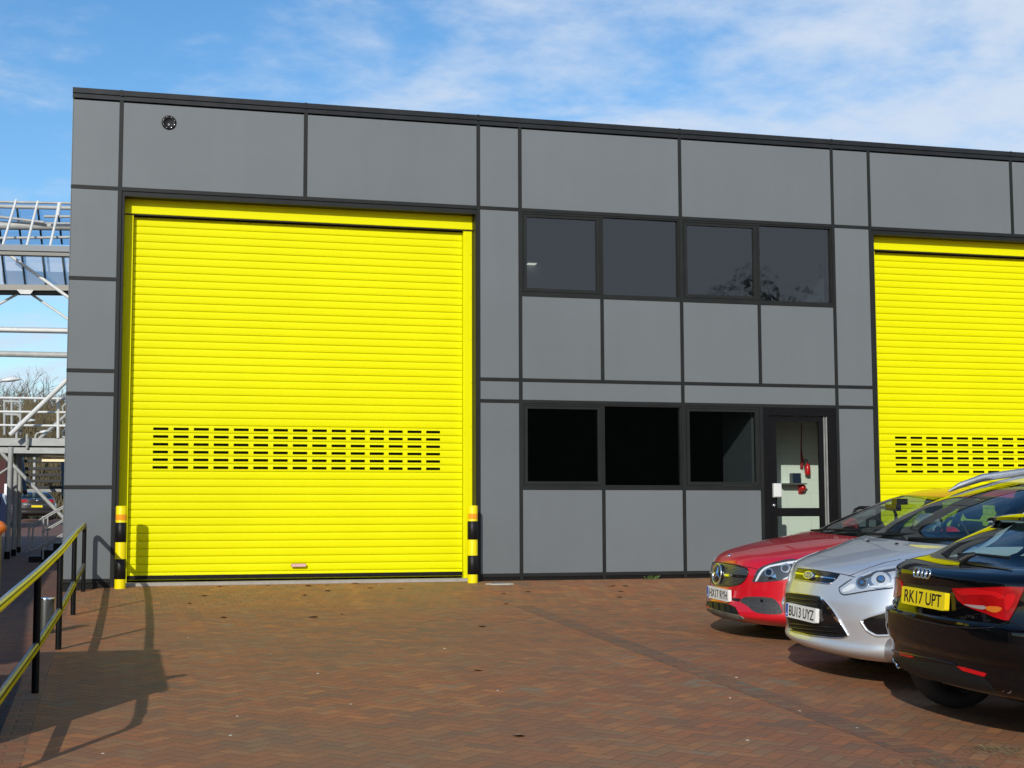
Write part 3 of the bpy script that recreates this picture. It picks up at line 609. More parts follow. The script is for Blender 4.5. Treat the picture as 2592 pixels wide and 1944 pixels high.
# ================================================================ CARS
from mathutils.geometry import delaunay_2d_cdt
def pchip(tab):
    xs = np.array([t[0] for t in tab], float); ys = np.array([t[1] for t in tab], float)
    h = np.diff(xs); d = np.diff(ys)/h; m = np.zeros(len(xs)); m[0] = d[0]; m[-1] = d[-1]
    for i in range(1, len(xs)-1):
        if d[i-1]*d[i] > 0: m[i] = 3*(h[i-1]+h[i])/((2*h[i]+h[i-1])/d[i-1]+(h[i]+2*h[i-1])/d[i])
    def f(x):
        x = min(max(x, xs[0]), xs[-1]); i = min(int(np.searchsorted(xs, x, side='right'))-1, len(h)-1); t = (x-xs[i])/h[i]
        return (2*t**3-3*t*t+1)*ys[i]+(t**3-2*t*t+t)*h[i]*m[i]+(-2*t**3+3*t*t)*ys[i+1]+(t**3-t*t)*h[i]*m[i+1]
    return f
def paint(name, col, metal=0.0, rough=.3, flake=0.0, spec=.5):
    m = pm(name, col, rough, metal, 0, coat=1.0, spec=spec); N, L = m.node_tree.nodes, m.node_tree.links; b = N['Principled BSDF']
    b.inputs['Coat Roughness'].default_value = .02; b.inputs['Coat IOR'].default_value = 1.5
    tc = N.new('ShaderNodeTexCoord'); n = N.new('ShaderNodeTexNoise'); n.inputs['Scale'].default_value = 2.2; n.inputs['Detail'].default_value = 2; L.new(tc.outputs['Object'], n.inputs['Vector'])
    bp = N.new('ShaderNodeBump'); bp.inputs['Strength'].default_value = .03; bp.inputs['Distance'].default_value = .01; L.new(n.outputs[0], bp.inputs['Height'])
    L.new(bp.outputs[0], b.inputs['Coat Normal'])
    d = N.new('ShaderNodeTexNoise'); d.inputs['Scale'].default_value = 14; d.inputs['Detail'].default_value = 8; d.inputs['Roughness'].default_value = .8; L.new(tc.outputs['Object'], d.inputs['Vector'])
    # the inside of the shell is dark cabin lining, not paint
    geo = N.new('ShaderNodeNewGeometry'); df = N.new('ShaderNodeBsdfDiffuse'); df.inputs[0].default_value = (.03, .031, .033, 1)
    ms = N.new('ShaderNodeMixShader'); L.new(geo.outputs['Backfacing'], ms.inputs[0]); L.new(b.outputs[0], ms.inputs[1]); L.new(df.outputs[0], ms.inputs[2]); L.new(ms.outputs[0], N['Material Output'].inputs[0])
    r = N.new('ShaderNodeMapRange'); r.inputs[1].default_value = .45; r.inputs[2].default_value = .75; r.inputs[3].default_value = .01; r.inputs[4].default_value = .06; L.new(d.outputs[0], r.inputs[0]); L.new(r.outputs[0], b.inputs['Coat Roughness'])
    return m
M['carglass'] = glass('car glass', (.62, .74, .70), .004, 1.55, .97)
M['carglass_dark'] = glass('privacy glass', (.30, .40, .42), .004, 1.55, .95)
M['lens'] = glass('lamp lens', (.93, .95, .96), .004, 1.5)
M['gloss'] = pm('gloss black plastic', (.008, .008, .009), .12)
M['matte'] = pm('matt black plastic', (.008, .008, .008), .5, 0, .1, 20, spec=.3)
M['reflector'] = pm('lamp reflector', (.70, .72, .74), .38, .45)
M['lampdark'] = pm('dark lamp housing', (.05, .052, .055), .45, .0)
M['plate_w'] = pm('white number plate', (.74, .74, .70), .35)
M['plate_y'] = pm('yellow number plate', (.80, .62, .01), .35)
M['ink'] = pm('black lettering', (.008, .008, .008), .4)
M['euroblue'] = pm('blue plate band', (.02, .09, .42), .4)
M['redlens'] = pm('red lamp lens', (.34, .002, .004), .2, coat=.3, var=.3, vs=9)
M['redlens2'] = pm('bright red lamp lens', (.52, .006, .008), .3, coat=.15, spec=.3)
M['amber'] = pm('amber lamp lens', (.55, .14, .015), .25, coat=.2)
M['seat'] = pm('dark seat fabric', (.028, .030, .034), .8)
M['dash'] = pm('dashboard plastic', (.02, .021, .022), .6)
M['tyre'] = pm('tyre rubber', (.014, .014, .014), .8, 0, .15, 20)
M['alloy'] = pm('alloy rim', (.45, .46, .47), .3, .8)
FH = [0, .05, .12, .2, .28, .36, .44, .52, .6, .67, .74, .80, .85, .895, .93, .957, .977, .990, 1.0]
NS = 44
def car_shell(P):
    fx, rx, w = pchip(P['front']), pchip(P['rear']), pchip(P['width'])
    fb, fc, rb, rc = (pchip(P[k]) for k in ('fb', 'fc', 'rb', 'rc'))
    n = P.get('n', 2.6); zs = P['zs']
    def ring(z):
        W_ = w(z); pts = []
        cor = lambda f: 1-(max(0, 1-f**n))**(1/n)
        x0, x1 = fx(z)+fb(z)+fc(z), rx(z)-rb(z)-rc(z)
        half = [(fx(z)+fb(z)*f*f+fc(z)*cor(f), W_*f) for f in FH]
        half += [(x0+(x1-x0)*k/NS, W_) for k in range(1, NS)]
        half += [(rx(z)-rb(z)*f*f-rc(z)*cor(f), W_*f) for f in FH[::-1]]
        return [(x, y, z) for x, y in half] + [(x, -y, z) for x, y in half[1:-1]][::-1]
    rings = [ring(z) for z in zs]
    return rings
def make_car(P):
    root = empty(P['name'], P['loc'], P['label'], 'car', P.get('group')); root.rotation_euler = (P.get('roll', 0), 0, P.get('yaw', 0))
    Mw = Matrix.Translation(Vector(P['loc'])) @ Euler(root.rotation_euler).to_matrix().to_4x4()
    rings = car_shell(P); nc = len(rings[0]); nr = len(rings); zs = P['zs']
    nh = nc//2+1
    def colinfo(i):   # segment type for the quad between column i and i+1 (mirrored)
        j = i if i < nh-1 else nc-1-i
        if j < len(FH)-1: return 'F', (FH[j]+FH[j+1])/2
        j -= len(FH)-1
        if j < NS: return 'S', (j+.5)/NS
        j -= NS; return 'R', (FH[::-1][j]+FH[::-1][j+1])/2
    V = [p for r in rings for p in r]
    # wheel arches: snap vertices to the arch circle, drop the quads inside
    V = [list(v) for v in V]; inside = [False]*len(V); ar = P['arch_r']
    for i, v in enumerate(V):
        if abs(v[1]) > .55 and v[2] < P['wz']+ar+.08:
            for wx in P['wheels']:
                dx, dz = v[0]-wx, v[2]-P['wz']; d = math.hypot(dx, dz)
                if abs(d-ar) < .033 and d > 1e-4: v[0] = wx+dx/d*ar; v[2] = P['wz']+dz/d*ar; inside[i] = True
                elif d < ar: inside[i] = True
    quads = {'body': [], 'frit': [], 'windscreen': [], 'rear_window': [], 'side_window': []}; allq = []
    def cls(r, i):
        z = (zs[r]+zs[r+1])/2; t, f = colinfo(i)
        for key, seg in (('windscreen', 'F'), ('rear_window', 'R')):
            z0, z1, fm = P[key]
            if t == seg:
                if z0 < z < z1 and f < fm: return key
                if z0-.014 < z < z1+.016 and f < fm+.045: return 'frit'
        z0, z1, s0, s1, pill = P['side_window']
        if t == 'S' and z0 < z < z1 and s0 < f < s1:
            return 'frit' if any(abs(f-p) < .018 for p in pill) else 'side_window'
        if t == 'S' and z0-.014 < z < z1+.014 and s0-.03 < f < s1+.03: return 'frit'
        return 'body'
    for r in range(nr-1):
        for i in range(nc):
            q = (r*nc+i, (r+1)*nc+i, (r+1)*nc+(i+1) % nc, r*nc+(i+1) % nc)
            allq.append(q)
            if all(inside[k] for k in q): continue
            quads[cls(r, i)].append(q)
    ztop = max(p[2] for p in rings[-1]); cxm = sum(p[0] for p in rings[-1])/nc
    V.append([cxm, 0, ztop+.004]); tc = len(V)-1
    cap = [((nr-1)*nc+(i+1) % nc, (nr-1)*nc+i, tc) for i in range(nc)]
    bvh = BVHTree.FromPolygons([Mw @ Vector(v) for v in V], [list(q) for q in allq]+[list(c) for c in cap])
    bfs = quads['body']+cap+quads['frit']
    def mk(name, fs, mats, idx=None, par=root):
        me = bpy.data.meshes.new(name); used = sorted({k for f in fs for k in f}); mp = {k: i for i, k in enumerate(used)}
        me.from_pydata([V[k] for k in used], [], [[mp[k] for k in f] for f in fs])
        for m in mats: me.materials.append(m)
        for i, p in enumerate(me.polygons):
            p.use_smooth = True
            if idx and i >= idx: p.material_index = 1
        me.set_sharp_from_angle(angle=R(38))
        o = bpy.data.objects.new(name, me); COL.objects.link(o); o.parent = par; return o
    body = mk('body', bfs, [P['paint'], M['gloss']], len(quads['body'])+len(cap))
    for k in ('windscreen', 'rear_window', 'side_window'):
        if k == 'side_window':
            for sgn in (1, -1):
                fs = [q for q in quads[k] if V[q[0]][1]*sgn > 0]
                if fs: mk(k, fs, [P.get('sideglass', M['carglass'])])
        elif quads[k]: mk(k, quads[k], [P.get('rearglass', M['carglass']) if k == 'rear_window' else M['carglass']])
    # underside and cabin
    Lc = P['rear'][0][1] if P['rear'][0][1] > 1 else 4.0
    L0, L1 = .25, max(t[1] for t in P['rear']+P['front'])-.25
    b = MB(); b.box(L0+.2, L1-.2, -.60, .60, .20, .27); b.box(L0+.2, L1-.3, -.79, .79, .26, .34) if False else None
    b.build('underbody', M['matte'], root)
    c0, c1 = P['cabin']
    wz = P['wz']
    b = MB(); b.box(c0, c1, -.66, .66, .34, .40); b.build('cabin_floor', M['dash'], root)
    # liner: closes the bay in front of and behind the cabin
    d = P['drv']   # direction of travel along local x: -1 (nose at x=0) or +1
    xd = P['dash_x']
    q = MB(); pr = [(-.02, -.5), (-.02, -.02), (.06, .0), (.28, -.01), (.34, -.05), (.36, -.2), (.33, -.5)]
    vs = []
    for y in (-.70, -.4, 0, .4, .70): vs += [(xd-d*a, y, P['dash_z']+h+.02*(1-abs(y)/.7)) for a, h in pr]
    k = len(pr); q.add(vs, [(j*k+i, j*k+i+1, (j+1)*k+i+1, (j+1)*k+i) for j in range(4) for i in range(k-1)], True); q.build('dashboard', M['dash'], root)
    sw = MB(); cxs = xd-d*.46; n = 24; sy = P['swy']; r0 = .185
    ringp = [(cxs-d*.10*math.sin(2*math.pi*t/n)*-1*.5, sy+r0*math.cos(2*math.pi*t/n), P['dash_z']+.0+r0*math.sin(2*math.pi*t/n)*.9) for t in range(n+1)]
    sw.tube(ringp, .016, 8, False); sw.tube([(cxs, sy-r0, P['dash_z']), (cxs+d*.03, sy, P['dash_z']-.02), (cxs, sy+r0, P['dash_z'])], .02, 8); sw.tube([(cxs+d*.02, sy, P['dash_z']-.02), (cxs+d*.15, sy, P['dash_z']-.05)], .035, 10)
    sw.build('steering_wheel', M['dash'], root)
    def seat(x, y, w_):
        s = MB(); zb = P['seat_z']
        for (z, dx, ww, th) in (): pass
        prof = [(zb, 0, w_*.95, .09), (zb+.15, .03, w_, .11), (zb+.38, .09, w_*.98, .10), (zb+.52, .13, w_*.80, .08), (zb+.58, .15, w_*.6, .05)]
        vs = []; m_ = 12
        for z, dx, ww, th in prof:
            for t in range(m_):
                a = 2*math.pi*t/m_; vs.append((x-d*dx+th*.5*math.copysign(abs(math.sin(a))**.7, math.sin(a)), y+ww*.5*math.copysign(abs(math.cos(a))**.6, math.cos(a)), z))
        s.add(vs, [(i*m_+t, i*m_+(t+1) % m_, (i+1)*m_+(t+1) % m_, (i+1)*m_+t) for i in range(len(prof)-1) for t in range(m_)]+[tuple(range(4*m_, 5*m_))], True)
        hz = zb+.60
        hv = []
        for z, ww, th in ((hz, .20, .06), (hz+.05, .27, .10), (hz+.14, .27, .10), (hz+.19, .2, .06)):
            for t in range(m_):
                a = 2*math.pi*t/m_; hv.append((x-d*.15+th*.5*math.copysign(abs(math.sin(a))**.7, math.sin(a)), y+ww*.5*math.copysign(abs(math.cos(a))**.6, math.cos(a)), z))
        s.add(hv, [(i*m_+t, i*m_+(t+1) % m_, (i+1)*m_+(t+1) % m_, (i+1)*m_+t) for i in range(3) for t in range(m_)]+[tuple(range(3*m_, 4*m_)), tuple(range(m_))[::-1]], True)
        s.box(min(x, x+d*.5), max(x, x+d*.5), y-w_*.48, y+w_*.48, zb-.12, zb+.02)
        s.build('seat', M['seat'], root)
    xf = xd-d*.95
    for y in (-.36, .36): seat(xf, y, .5)
    for y in (-.40, .40): seat(xf-d*P.get('rear_gap', .85), y, .5)
    # wheels
    for wx in P['wheels']:
        for sgn in (1, -1):
            rr = P['wr']; y1 = sgn*(P['hw']-.035); y0 = sgn*(P['hw']-.235)
            wh = MB(); ya = y1-sgn*.03
            for k5 in range(10):
                a = 2*math.pi*k5/10; c_, s_ = math.cos(a), math.sin(a); ww = .035
                p = [(wx+c_*r_-s_*o_, ya-sgn*dz_, wz+s_*r_+c_*o_) for r_, o_, dz_ in ((.05, -ww, .0), (.05, ww, .0), (rr*.66, ww*.55, .02), (rr*.66, -ww*.55, .02))]
                p2 = [(a_, b_-sgn*.04, c2) for a_, b_, c2 in p]
                wh.add(p+p2, [(0, 1, 2, 3), (4, 7, 6, 5), (0, 4, 5, 1), (1, 5, 6, 2), (2, 6, 7, 3), (3, 7, 4, 0)])
            for r_, t_ in ((.06, .05), ):
                wh.lathe([(0, ya+sgn*.004), (r_, ya), (r_, ya-sgn*t_)], (wx, 0, wz), 20, 'Y')
            wh.lathe([(rr*.64, ya-sgn*.16), (rr*.66, ya-sgn*.03), (rr*.70, ya+sgn*.008), (rr*.71, ya-sgn*.01)], (wx, 0, wz), 32, 'Y')
            wo = wh.build('wheel', M['alloy'], root)
            ty = MB(); ty.lathe([(0, y0+sgn*.05), (rr*.69, y0+sgn*.05), (rr*.70, y0), (rr*.88, y0), (rr*.97, y0+sgn*.015), (rr, y0+sgn*.04), (rr, y1-sgn*.045), (rr*.97, y1-sgn*.015), (rr*.88, y1), (rr*.71, y1-sgn*.015), (rr*.69, y1-sgn*.05)], (wx, 0, wz), 40, 'Y'); ty.build('tyre', M['tyre'], wo)
            lin = MB(); nn = 20; arcs = [math.pi*k/nn for k in range(-1, nn+2)]
            lin.add([(wx+ar*math.cos(a), y, wz+ar*math.sin(a)) for y in (sgn*(P['hw']-.01), sgn*(P['hw']-.36)) for a in arcs], [(k, k+1, nn+4+k, nn+3+k) for k in range(nn+2)], True)
            lin.add([(wx+ar*math.cos(a), sgn*(P['hw']-.36), wz+ar*math.sin(a)) for a in arcs], [tuple(range(nn+3))])
            lin.build('wheel_arch', M['matte'], root)
    car = {'root': root, 'bvh': bvh, 'Mw': Mw, 'Mi': Mw.inverted(), 'body': body, 'P': P}
    return car
def cast(car, px, far=None):
    d = ray(*px); h, n, i, dist = car['bvh'].ray_cast(CAM, d.normalized())
    if h is None:
        best = None
        for s in range(1, 40):     # near miss: step towards the car until the surface is met
            for k in range(8):
                a = k*math.pi/4; q = (px[0]+s*1.5*math.cos(a), px[1]+s*1.5*math.sin(a)); h, n, i, dist = car['bvh'].ray_cast(CAM, ray(*q).normalized())
                if h is not None: return h, (n if n.dot(d) < 0 else -n)
        return CAM+d*10, -d.normalized()
    return h, (n if n.dot(d) < 0 else -n)
def smooth_loop(pts, it=2):
    for _ in range(it):
        q = []
        for i in range(len(pts)):
            a, b = pts[i], pts[(i+1) % len(pts)]
            q += [(a[0]*.75+b[0]*.25, a[1]*.75+b[1]*.25), (a[0]*.25+b[0]*.75, a[1]*.25+b[1]*.75)]
        pts = q
    return pts
def decal(car, name, f, pts, mat, off=.004, step=7.0, mirror=False, parent=None, rnd=0, label=None):
    """patch of real thickness laid on the car's surface; the outline is measured in the photograph"""
    loop = [f(*p) for p in pts]
    if rnd: loop = smooth_loop(loop, rnd)
    lp = []
    for i in range(len(loop)):
        a, b = loop[i], loop[(i+1) % len(loop)]; n = max(1, int(math.hypot(b[0]-a[0], b[1]-a[1])/step))
        lp += [(a[0]+(b[0]-a[0])*k/n, a[1]+(b[1]-a[1])*k/n) for k in range(n)]
    nb = len(lp)
    def ins(x, y):
        c = False
        for i in range(nb):
            (x1, y1), (x2, y2) = lp[i], lp[(i+1) % nb]
            if (y1 > y) != (y2 > y) and x < (x2-x1)*(y-y1)/(y2-y1)+x1: c = not c
        return c
    xs = [p[0] for p in lp]; ys = [p[1] for p in lp]; inner = []
    x = min(xs)+step*.5
    while x < max(xs):
        y = min(ys)+step*.5
        while y < max(ys):
            if ins(x, y) and min((x-a)**2+(y-b)**2 for a, b in lp) > (step*.45)**2: inner.append((x, y))
            y += step
        x += step
    vv, ee, ff, *_ = delaunay_2d_cdt([Vector(p) for p in lp+inner], [(i, (i+1) % nb) for i in range(nb)], [], 1, 1e-4)
    W3 = []; 
    for p in vv:
        h, n = cast(car, (p.x, p.y)); W3.append((h+n*off, h-n*.006))
    Mi = car['Mi']; vs = [Mi @ a for a, b in W3]; vb = [Mi @ b for a, b in W3]
    edge = {}
    for t in ff:
        for k in range(len(t)):
            e = (t[k], t[(k+1) % len(t)]); key = tuple(sorted(e)); edge[key] = edge.get(key, 0)+1
    bd = [e for e, c in edge.items() if c == 1]
    outs = []
    for mir in ((False, True) if mirror else (False,)):
        s = -1 if mir else 1
        mb = MB(); mb.add([(v.x, v.y*s, v.z) for v in vs], [tuple(t) for t in ff], True)
        n0 = len(vs); mb.add([(v.x, v.y*s, v.z) for v in vs]+[(v.x, v.y*s, v.z) for v in vb], [(a, b, n0+b, n0+a) for a, b in bd], False)
        o = mb.build(name, mat, parent or car['root']); outs.append(o)
        if label and not mir: o['label'] = label
    return outs[0]
def seam(car, name, f, pts, r=.004, mat=None, off=.0, parent=None, mirror=False, flat=1.0, sub=8):
    P3 = []
    q = [f(*p) for p in pts]
    for i in range(len(q)-1):
        for k in range(sub): P3.append((q[i][0]+(q[i+1][0]-q[i][0])*k/sub, q[i][1]+(q[i+1][1]-q[i][1])*k/sub))
    P3.append(q[-1]); L3 = []
    for p in P3:
        h, n = cast(car, p); L3.append(car['Mi'] @ (h+n*off))
    for _ in range(2): L3 = [L3[0]]+[(L3[i-1]+L3[i]*2+L3[i+1])/4 for i in range(1, len(L3)-1)]+[L3[-1]]
    o = MB().tube(L3, r, 6, True, flat).build(name, mat or M['ink'], parent or car['root'])
    if mirror: MB().tube([(p.x, -p.y, p.z) for p in L3], r, 6, True, flat).build(name, mat or M['ink'], parent or car['root'])
    return o
def text(body, name, width, height, mat, parent, mtx, depth=.0012, bold=.0, shear=0.0, hfix=None):
    cu = bpy.data.curves.new(name, 'FONT'); cu.body = body; cu.size = 1; cu.align_x = 'CENTER'; cu.align_y = 'CENTER'; cu.extrude = .02; cu.offset = bold; cu.shear = shear
    o = bpy.data.objects.new(name, cu); COL.objects.link(o); dg = bpy.context.evaluated_depsgraph_get(); dg.update()
    me = bpy.data.meshes.new_from_object(o.evaluated_get(dg)); bpy.data.objects.remove(o)
    xs = [v.co.x for v in me.vertices]; ys = [v.co.y for v in me.vertices]; cx, cy = (min(xs)+max(xs))/2, (min(ys)+max(ys))/2
    sx, sy = width/(max(xs)-min(xs)), height/(max(ys)-min(ys))
    for v in me.vertices: v.co = Vector(((v.co.x-cx)*sx, (v.co.y-cy)*sy, v.co.z/.02*depth))
    me.materials.clear(); me.materials.append(mat); t = bpy.data.objects.new(name, me); COL.objects.link(t); t.parent = parent; t.matrix_local = mtx
    return t
def face_frame(car, px, tilt=0.0, off=.0, yawn=0.0):
    """local matrix of something fixed to the end of the car: its +Z looks out along -x, its +X along the viewer's right"""
    h, n = cast(car, px); p = car['Mi'] @ h
    z = Vector((-math.cos(tilt)*math.cos(yawn), math.cos(tilt)*math.sin(yawn), math.sin(tilt))).normalized(); x = Vector((0, -1, 0)); x = (x-z*x.dot(z)).normalized(); y = z.cross(x)
    p = p + z*off
    return Matrix(((x.x, y.x, z.x, p.x), (x.y, y.y, z.y, p.y), (x.z, y.z, z.z, p.z), (0, 0, 0, 1)))
def plate(car, px, body, mat, tilt, blue=True, off=.012, yawn=0.0):
    m = face_frame(car, px, tilt, off, yawn); q = MB(); w, h, r = .26, .0555, .012; n = 6
    ol = []
    for cx, cy, a0 in ((w-r, h-r, 0), (-w+r, h-r, 90), (-w+r, -h+r, 180), (w-r, -h+r, 270)):
        ol += [(cx+r*math.cos(R(a0+90*k/n)), cy+r*math.sin(R(a0+90*k/n))) for k in range(n+1)]
    k = len(ol); q.add([(a, b, .004) for a, b in ol]+[(a, b, -.03) for a, b in ol], [tuple(range(k))]+[(i, (i+1) % k, k+(i+1) % k, k+i) for i in range(k)])
    o = q.build('number_plate', mat, car['root']); o.matrix_local = m
    sh = .02 if blue else 0
    if blue:
        b = MB().box(-.256, -.214, -.051, .051, .0042, .0052).build('country_band', M['euroblue'], o)
        text('GB', 'band_text', .026, .014, M['plate_w'], o, Matrix.Translation((-.235, -.032, .0062)), .0004)
    text(body, 'plate_text', .425 if blue else .44, .079, M['ink'], o, Matrix.Translation((sh, 0, .0052)), .0008, .008)
    return o
lin = lambda a, b, n: [a+(b-a)*k/n for k in range(n)]
ROLL = math.atan(.0435)
def c4(x, y): return (1740+x*.38570, 1180+y*.38570)
def c5(x, y): return (1740+x*.24109, 1220+y*.24109)
def c6(x, y): return (2180+x*.22902, 1180+y*.22902)
def c7b(x, y): return (2200+x*.34356, 1280+y*.34356)
def c9(x, y): return (2000+x*.26763, 1150+y*.26763)
const = lambda v: [(0, v), (2, v)]
# ---------------------------------------------------------------- red hatchback (nose to the left)
red = make_car(dict(name='red_hatchback', label='red hatchback parked nose out, farthest of the three parked cars', group='cars parked side by side in the bays', loc=(5.575, -6.45, gz(5, -6.45)), roll=ROLL, drv=-1,
    paint=paint('red car paint', (.55, .002, .012), .0, .4),
    front=[(.16, .14), (.20, .04), (.24, .0), (.30, .015), (.40, .045), (.50, .055), (.60, .065), (.68, .09), (.73, .13), (.775, .21), (.82, .37), (.86, .56), (.90, .80), (.94, 1.09), (.957, 1.25), (1.05, 1.46), (1.2, 1.82), (1.31, 2.12), (1.38, 2.42), (1.42, 2.8), (1.432, 3.05)],
    rear=[(.16, 4.1), (.25, 4.24), (.5, 4.29), (.75, 4.27), (.95, 4.20), (1.1, 4.08), (1.3, 3.85), (1.38, 3.6), (1.42, 3.3), (1.432, 3.1)],
    width=[(.16, .82), (.3, .88), (.6, .89), (.8, .885), (.9, .87), (.957, .845), (1.0, .815), (1.2, .71), (1.31, .64), (1.38, .55), (1.42, .4), (1.432, .2)],
    fb=[(.16, .19), (.7, .20), (.85, .16), (.957, .09), (1.3, .08), (1.432, .02)], fc=[(.16, .38), (.7, .42), (.9, .46), (.957, .16), (1.1, .16), (1.3, .15), (1.432, .05)],
    rb=const(.08), rc=[(0, .3), (1.3, .25), (1.432, .05)],
    zs=lin(.16, .70, 36)+lin(.70, .957, 34)+lin(.957, 1.36, 34)+lin(1.36, 1.432, 12)+[1.432],
    windscreen=(.972, 1.325, .93), rear_window=(1.02, 1.33, .85), side_window=(.99, 1.325, .03, .93, (.36, .66)), wheels=(.87, 3.57), wz=.315, wr=.32, arch_r=.355, hw=.885, cabin=(1.1, 3.9), dash_x=1.45, dash_z=.955, swy=.36, seat_z=.52))
gm, N_, L_ = nodes('diamond grille'); g_ = NG(gm.node_tree); tc_ = N_.new('ShaderNodeTexCoord'); sp_ = N_.new('ShaderNodeSeparateXYZ'); L_.new(tc_.outputs['Object'], sp_.inputs[0])
ry_ = g_.m('DIVIDE', sp_.outputs[2], .0135); rj_ = g_.m('FLOOR', ry_); cx_ = g_.m('ADD', g_.m('DIVIDE', sp_.outputs[1], .026), g_.m('MULTIPLY', g_.m('FLOORED_MODULO', rj_, 2.0), .5))
dd_ = g_.m('ADD', g_.m('ABSOLUTE', g_.m('SUBTRACT', g_.m('FRACT', cx_), .5)), g_.m('MULTIPLY', g_.m('ABSOLUTE', g_.m('SUBTRACT', g_.m('FRACT', ry_), .5)), .8))
mk_ = g_.mr(dd_, .20, .30, 1, 0); L_.new(g_.mixc(mk_, (.012, .012, .012), (.5, .5, .46)), N_['Principled BSDF'].inputs['Base Color']); L_.new(g_.m('MULTIPLY', mk_, .8), N_['Principled BSDF'].inputs['Metallic']); N_['Principled BSDF'].inputs['Roughness'].default_value = .3
hm, N_, L_ = nodes('honeycomb intake'); vo = N_.new('ShaderNodeTexVoronoi'); vo.inputs['Scale'].default_value = 85; tc_ = N_.new('ShaderNodeTexCoord'); L_.new(tc_.outputs['Object'], vo.inputs['Vector'])
mr_ = N_.new('ShaderNodeMapRange'); mr_.inputs[1].default_value = .15; mr_.inputs[2].default_value = .55; mr_.inputs[3].default_value = .008; mr_.inputs[4].default_value = .05; L_.new(vo.outputs['Distance'], mr_.inputs[0]); L_.new(mr_.outputs[0], N_['Principled BSDF'].inputs['Base Color']); N_['Principled BSDF'].inputs['Roughness'].default_value = .5
rg_ = [(249, 843), (380, 853), (520, 878), (634, 910), (642, 948), (618, 1012), (572, 1064), (500, 1090), (400, 1097), (300, 1083), (258, 1050), (243, 985)]
gr = decal(red, 'grille', c5, rg_, gm, .003, rnd=1)
seam(red, 'grille_rim', c5, rg_+[rg_[0]], .006, M['gloss'], .003, gr, sub=4)
decal(red, 'chrome_bar', c5, [(248, 930), (308, 950), (308, 974), (247, 955)], M['chrome'], .016, 5, parent=gr)
decal(red, 'chrome_bar', c5, [(390, 966), (620, 984), (612, 1002), (390, 990)], M['chrome'], .016, 5, parent=gr)
fm = face_frame(red, c5(343, 968), R(8), .030)
em = MB(); n = 40; em.tube([(.094*math.cos(2*math.pi*k/n), .094*math.sin(2*math.pi*k/n), 0) for k in range(n+1)], .0085, 10, False)
for k in range(3):
    a = R(90+120*k); ca, sa = math.cos(a), math.sin(a); t_ = Vector((.088*ca, .088*sa, 0))
    L1 = Vector((-.022*sa, .022*ca, 0)); em.add([t_, L1+Vector((-.013*ca, -.013*sa, 0))*-0, -L1, Vector((0, 0, .014)), Vector((0, 0, -.006))], [(0, 1, 3), (0, 3, 2), (0, 4, 1), (0, 2, 4)])
eo = em.build('star_emblem', M['chrome'], gr); eo.matrix_local = fm
bo = MB().lathe([(0, 0), (.088, -.001), (.094, -.02), (.094, -.04)], (0, 0, -.012), 32).build('emblem_dish', M['gloss'], gr); bo.matrix_local = fm
hl = [(678, 1052), (733, 925), (790, 885), (900, 848), (1010, 818), (1110, 808), (1212, 826), (1160, 920), (1080, 1010), (960, 1037), (800, 1052)]
h0 = decal(red, 'headlight', c5, hl, M['lampdark'], .002, mirror=True)
def lamp_bits(car, base, f, bits):
    ends = [o for o in bpy.data.objects if o.parent == car['root'] and o.name.split('.')[0] == 'headlight']
    for nm, pts, mt, off, rd in bits:
        a = decal(car, nm, f, pts, mt, off, 5, rnd=rd, parent=ends[0])
        if len(ends) > 1:
            b = bpy.data.objects.new(nm, a.data.copy()); COL.objects.link(b); b.parent = ends[1]
            for v in b.data.vertices: v.co.y *= -1
            b.data.flip_normals()
def circ(cx, cy, rx, ry, n=14): return [(cx+rx*math.cos(2*math.pi*k/n), cy+ry*math.sin(2*math.pi*k/n)) for k in range(n)]
M['drl'] = pm('white light guide', (.75, .77, .78), .25)
lamp_bits(red, h0, c5, [('light_guide', [(710, 1046), (760, 942), (830, 886), (960, 858), (1100, 832), (1195, 830), (1188, 843), (1050, 868), (900, 886), (815, 917), (770, 970), (732, 1046)], M['drl'], .006, 1),
    ('projector', circ(858, 950, 46, 44), M['metal'], .006, 0), ('projector', circ(858, 950, 34, 32), M['gloss'], .009, 0), ('projector', circ(1035, 905, 55, 48), M['metal'], .006, 0), ('projector', circ(1030, 910, 36, 32), M['lampdark'], .009, 0),
    ('chrome_trim', [(806, 1028), (900, 985), (925, 968), (937, 1016)], M['chrome'], .008, 0), ('chrome_trim', [(1000, 1020), (1090, 980), (1170, 870), (1185, 880), (1090, 1003), (1010, 1030)], M['reflector'], .008, 1)])
decal(red, 'headlight_lens', c5, hl, M['lens'], .014, rnd=1)
plate(red, c5(338, 1172), 'HX17 RYH', M['plate_w'], R(-2), True, .02)
decal(red, 'lower_vent', c5, [(545, 1255), (580, 1215), (650, 1202), (860, 1210), (930, 1235), (990, 1330), (1005, 1385), (870, 1392), (740, 1378), (680, 1350), (630, 1300)], hm, .003, mirror=True, rnd=1)
decal(red, 'bumper_slot', c5, [(452, 1215), (560, 1225), (545, 1258), (452, 1240)], M['matte'], .003, mirror=True)
li = decal(red, 'lower_intake', c5, [(212, 1246), (300, 1255), (420, 1275), (505, 1315), (545, 1390), (480, 1384), (350, 1352), (240, 1320), (192, 1308)], M['matte'], .003)
for x in (255, 318, 380, 440): decal(red, 'intake_slat', c5, [(x, 1262+.16*(x-255)), (x+14, 1264+.16*(x-255)), (x+18, 1325+.25*(x-255)), (x+4, 1320+.25*(x-255))], M['matte'], .012, 5, parent=li)
decal(red, 'front_lip', c5, [(180, 1334), (240, 1322), (420, 1372), (545, 1392), (612, 1440), (500, 1436), (400, 1425), (280, 1392)], pm('dusty lip', (.12, .12, .095), .6, 0, .15, 20), .012, rnd=1)
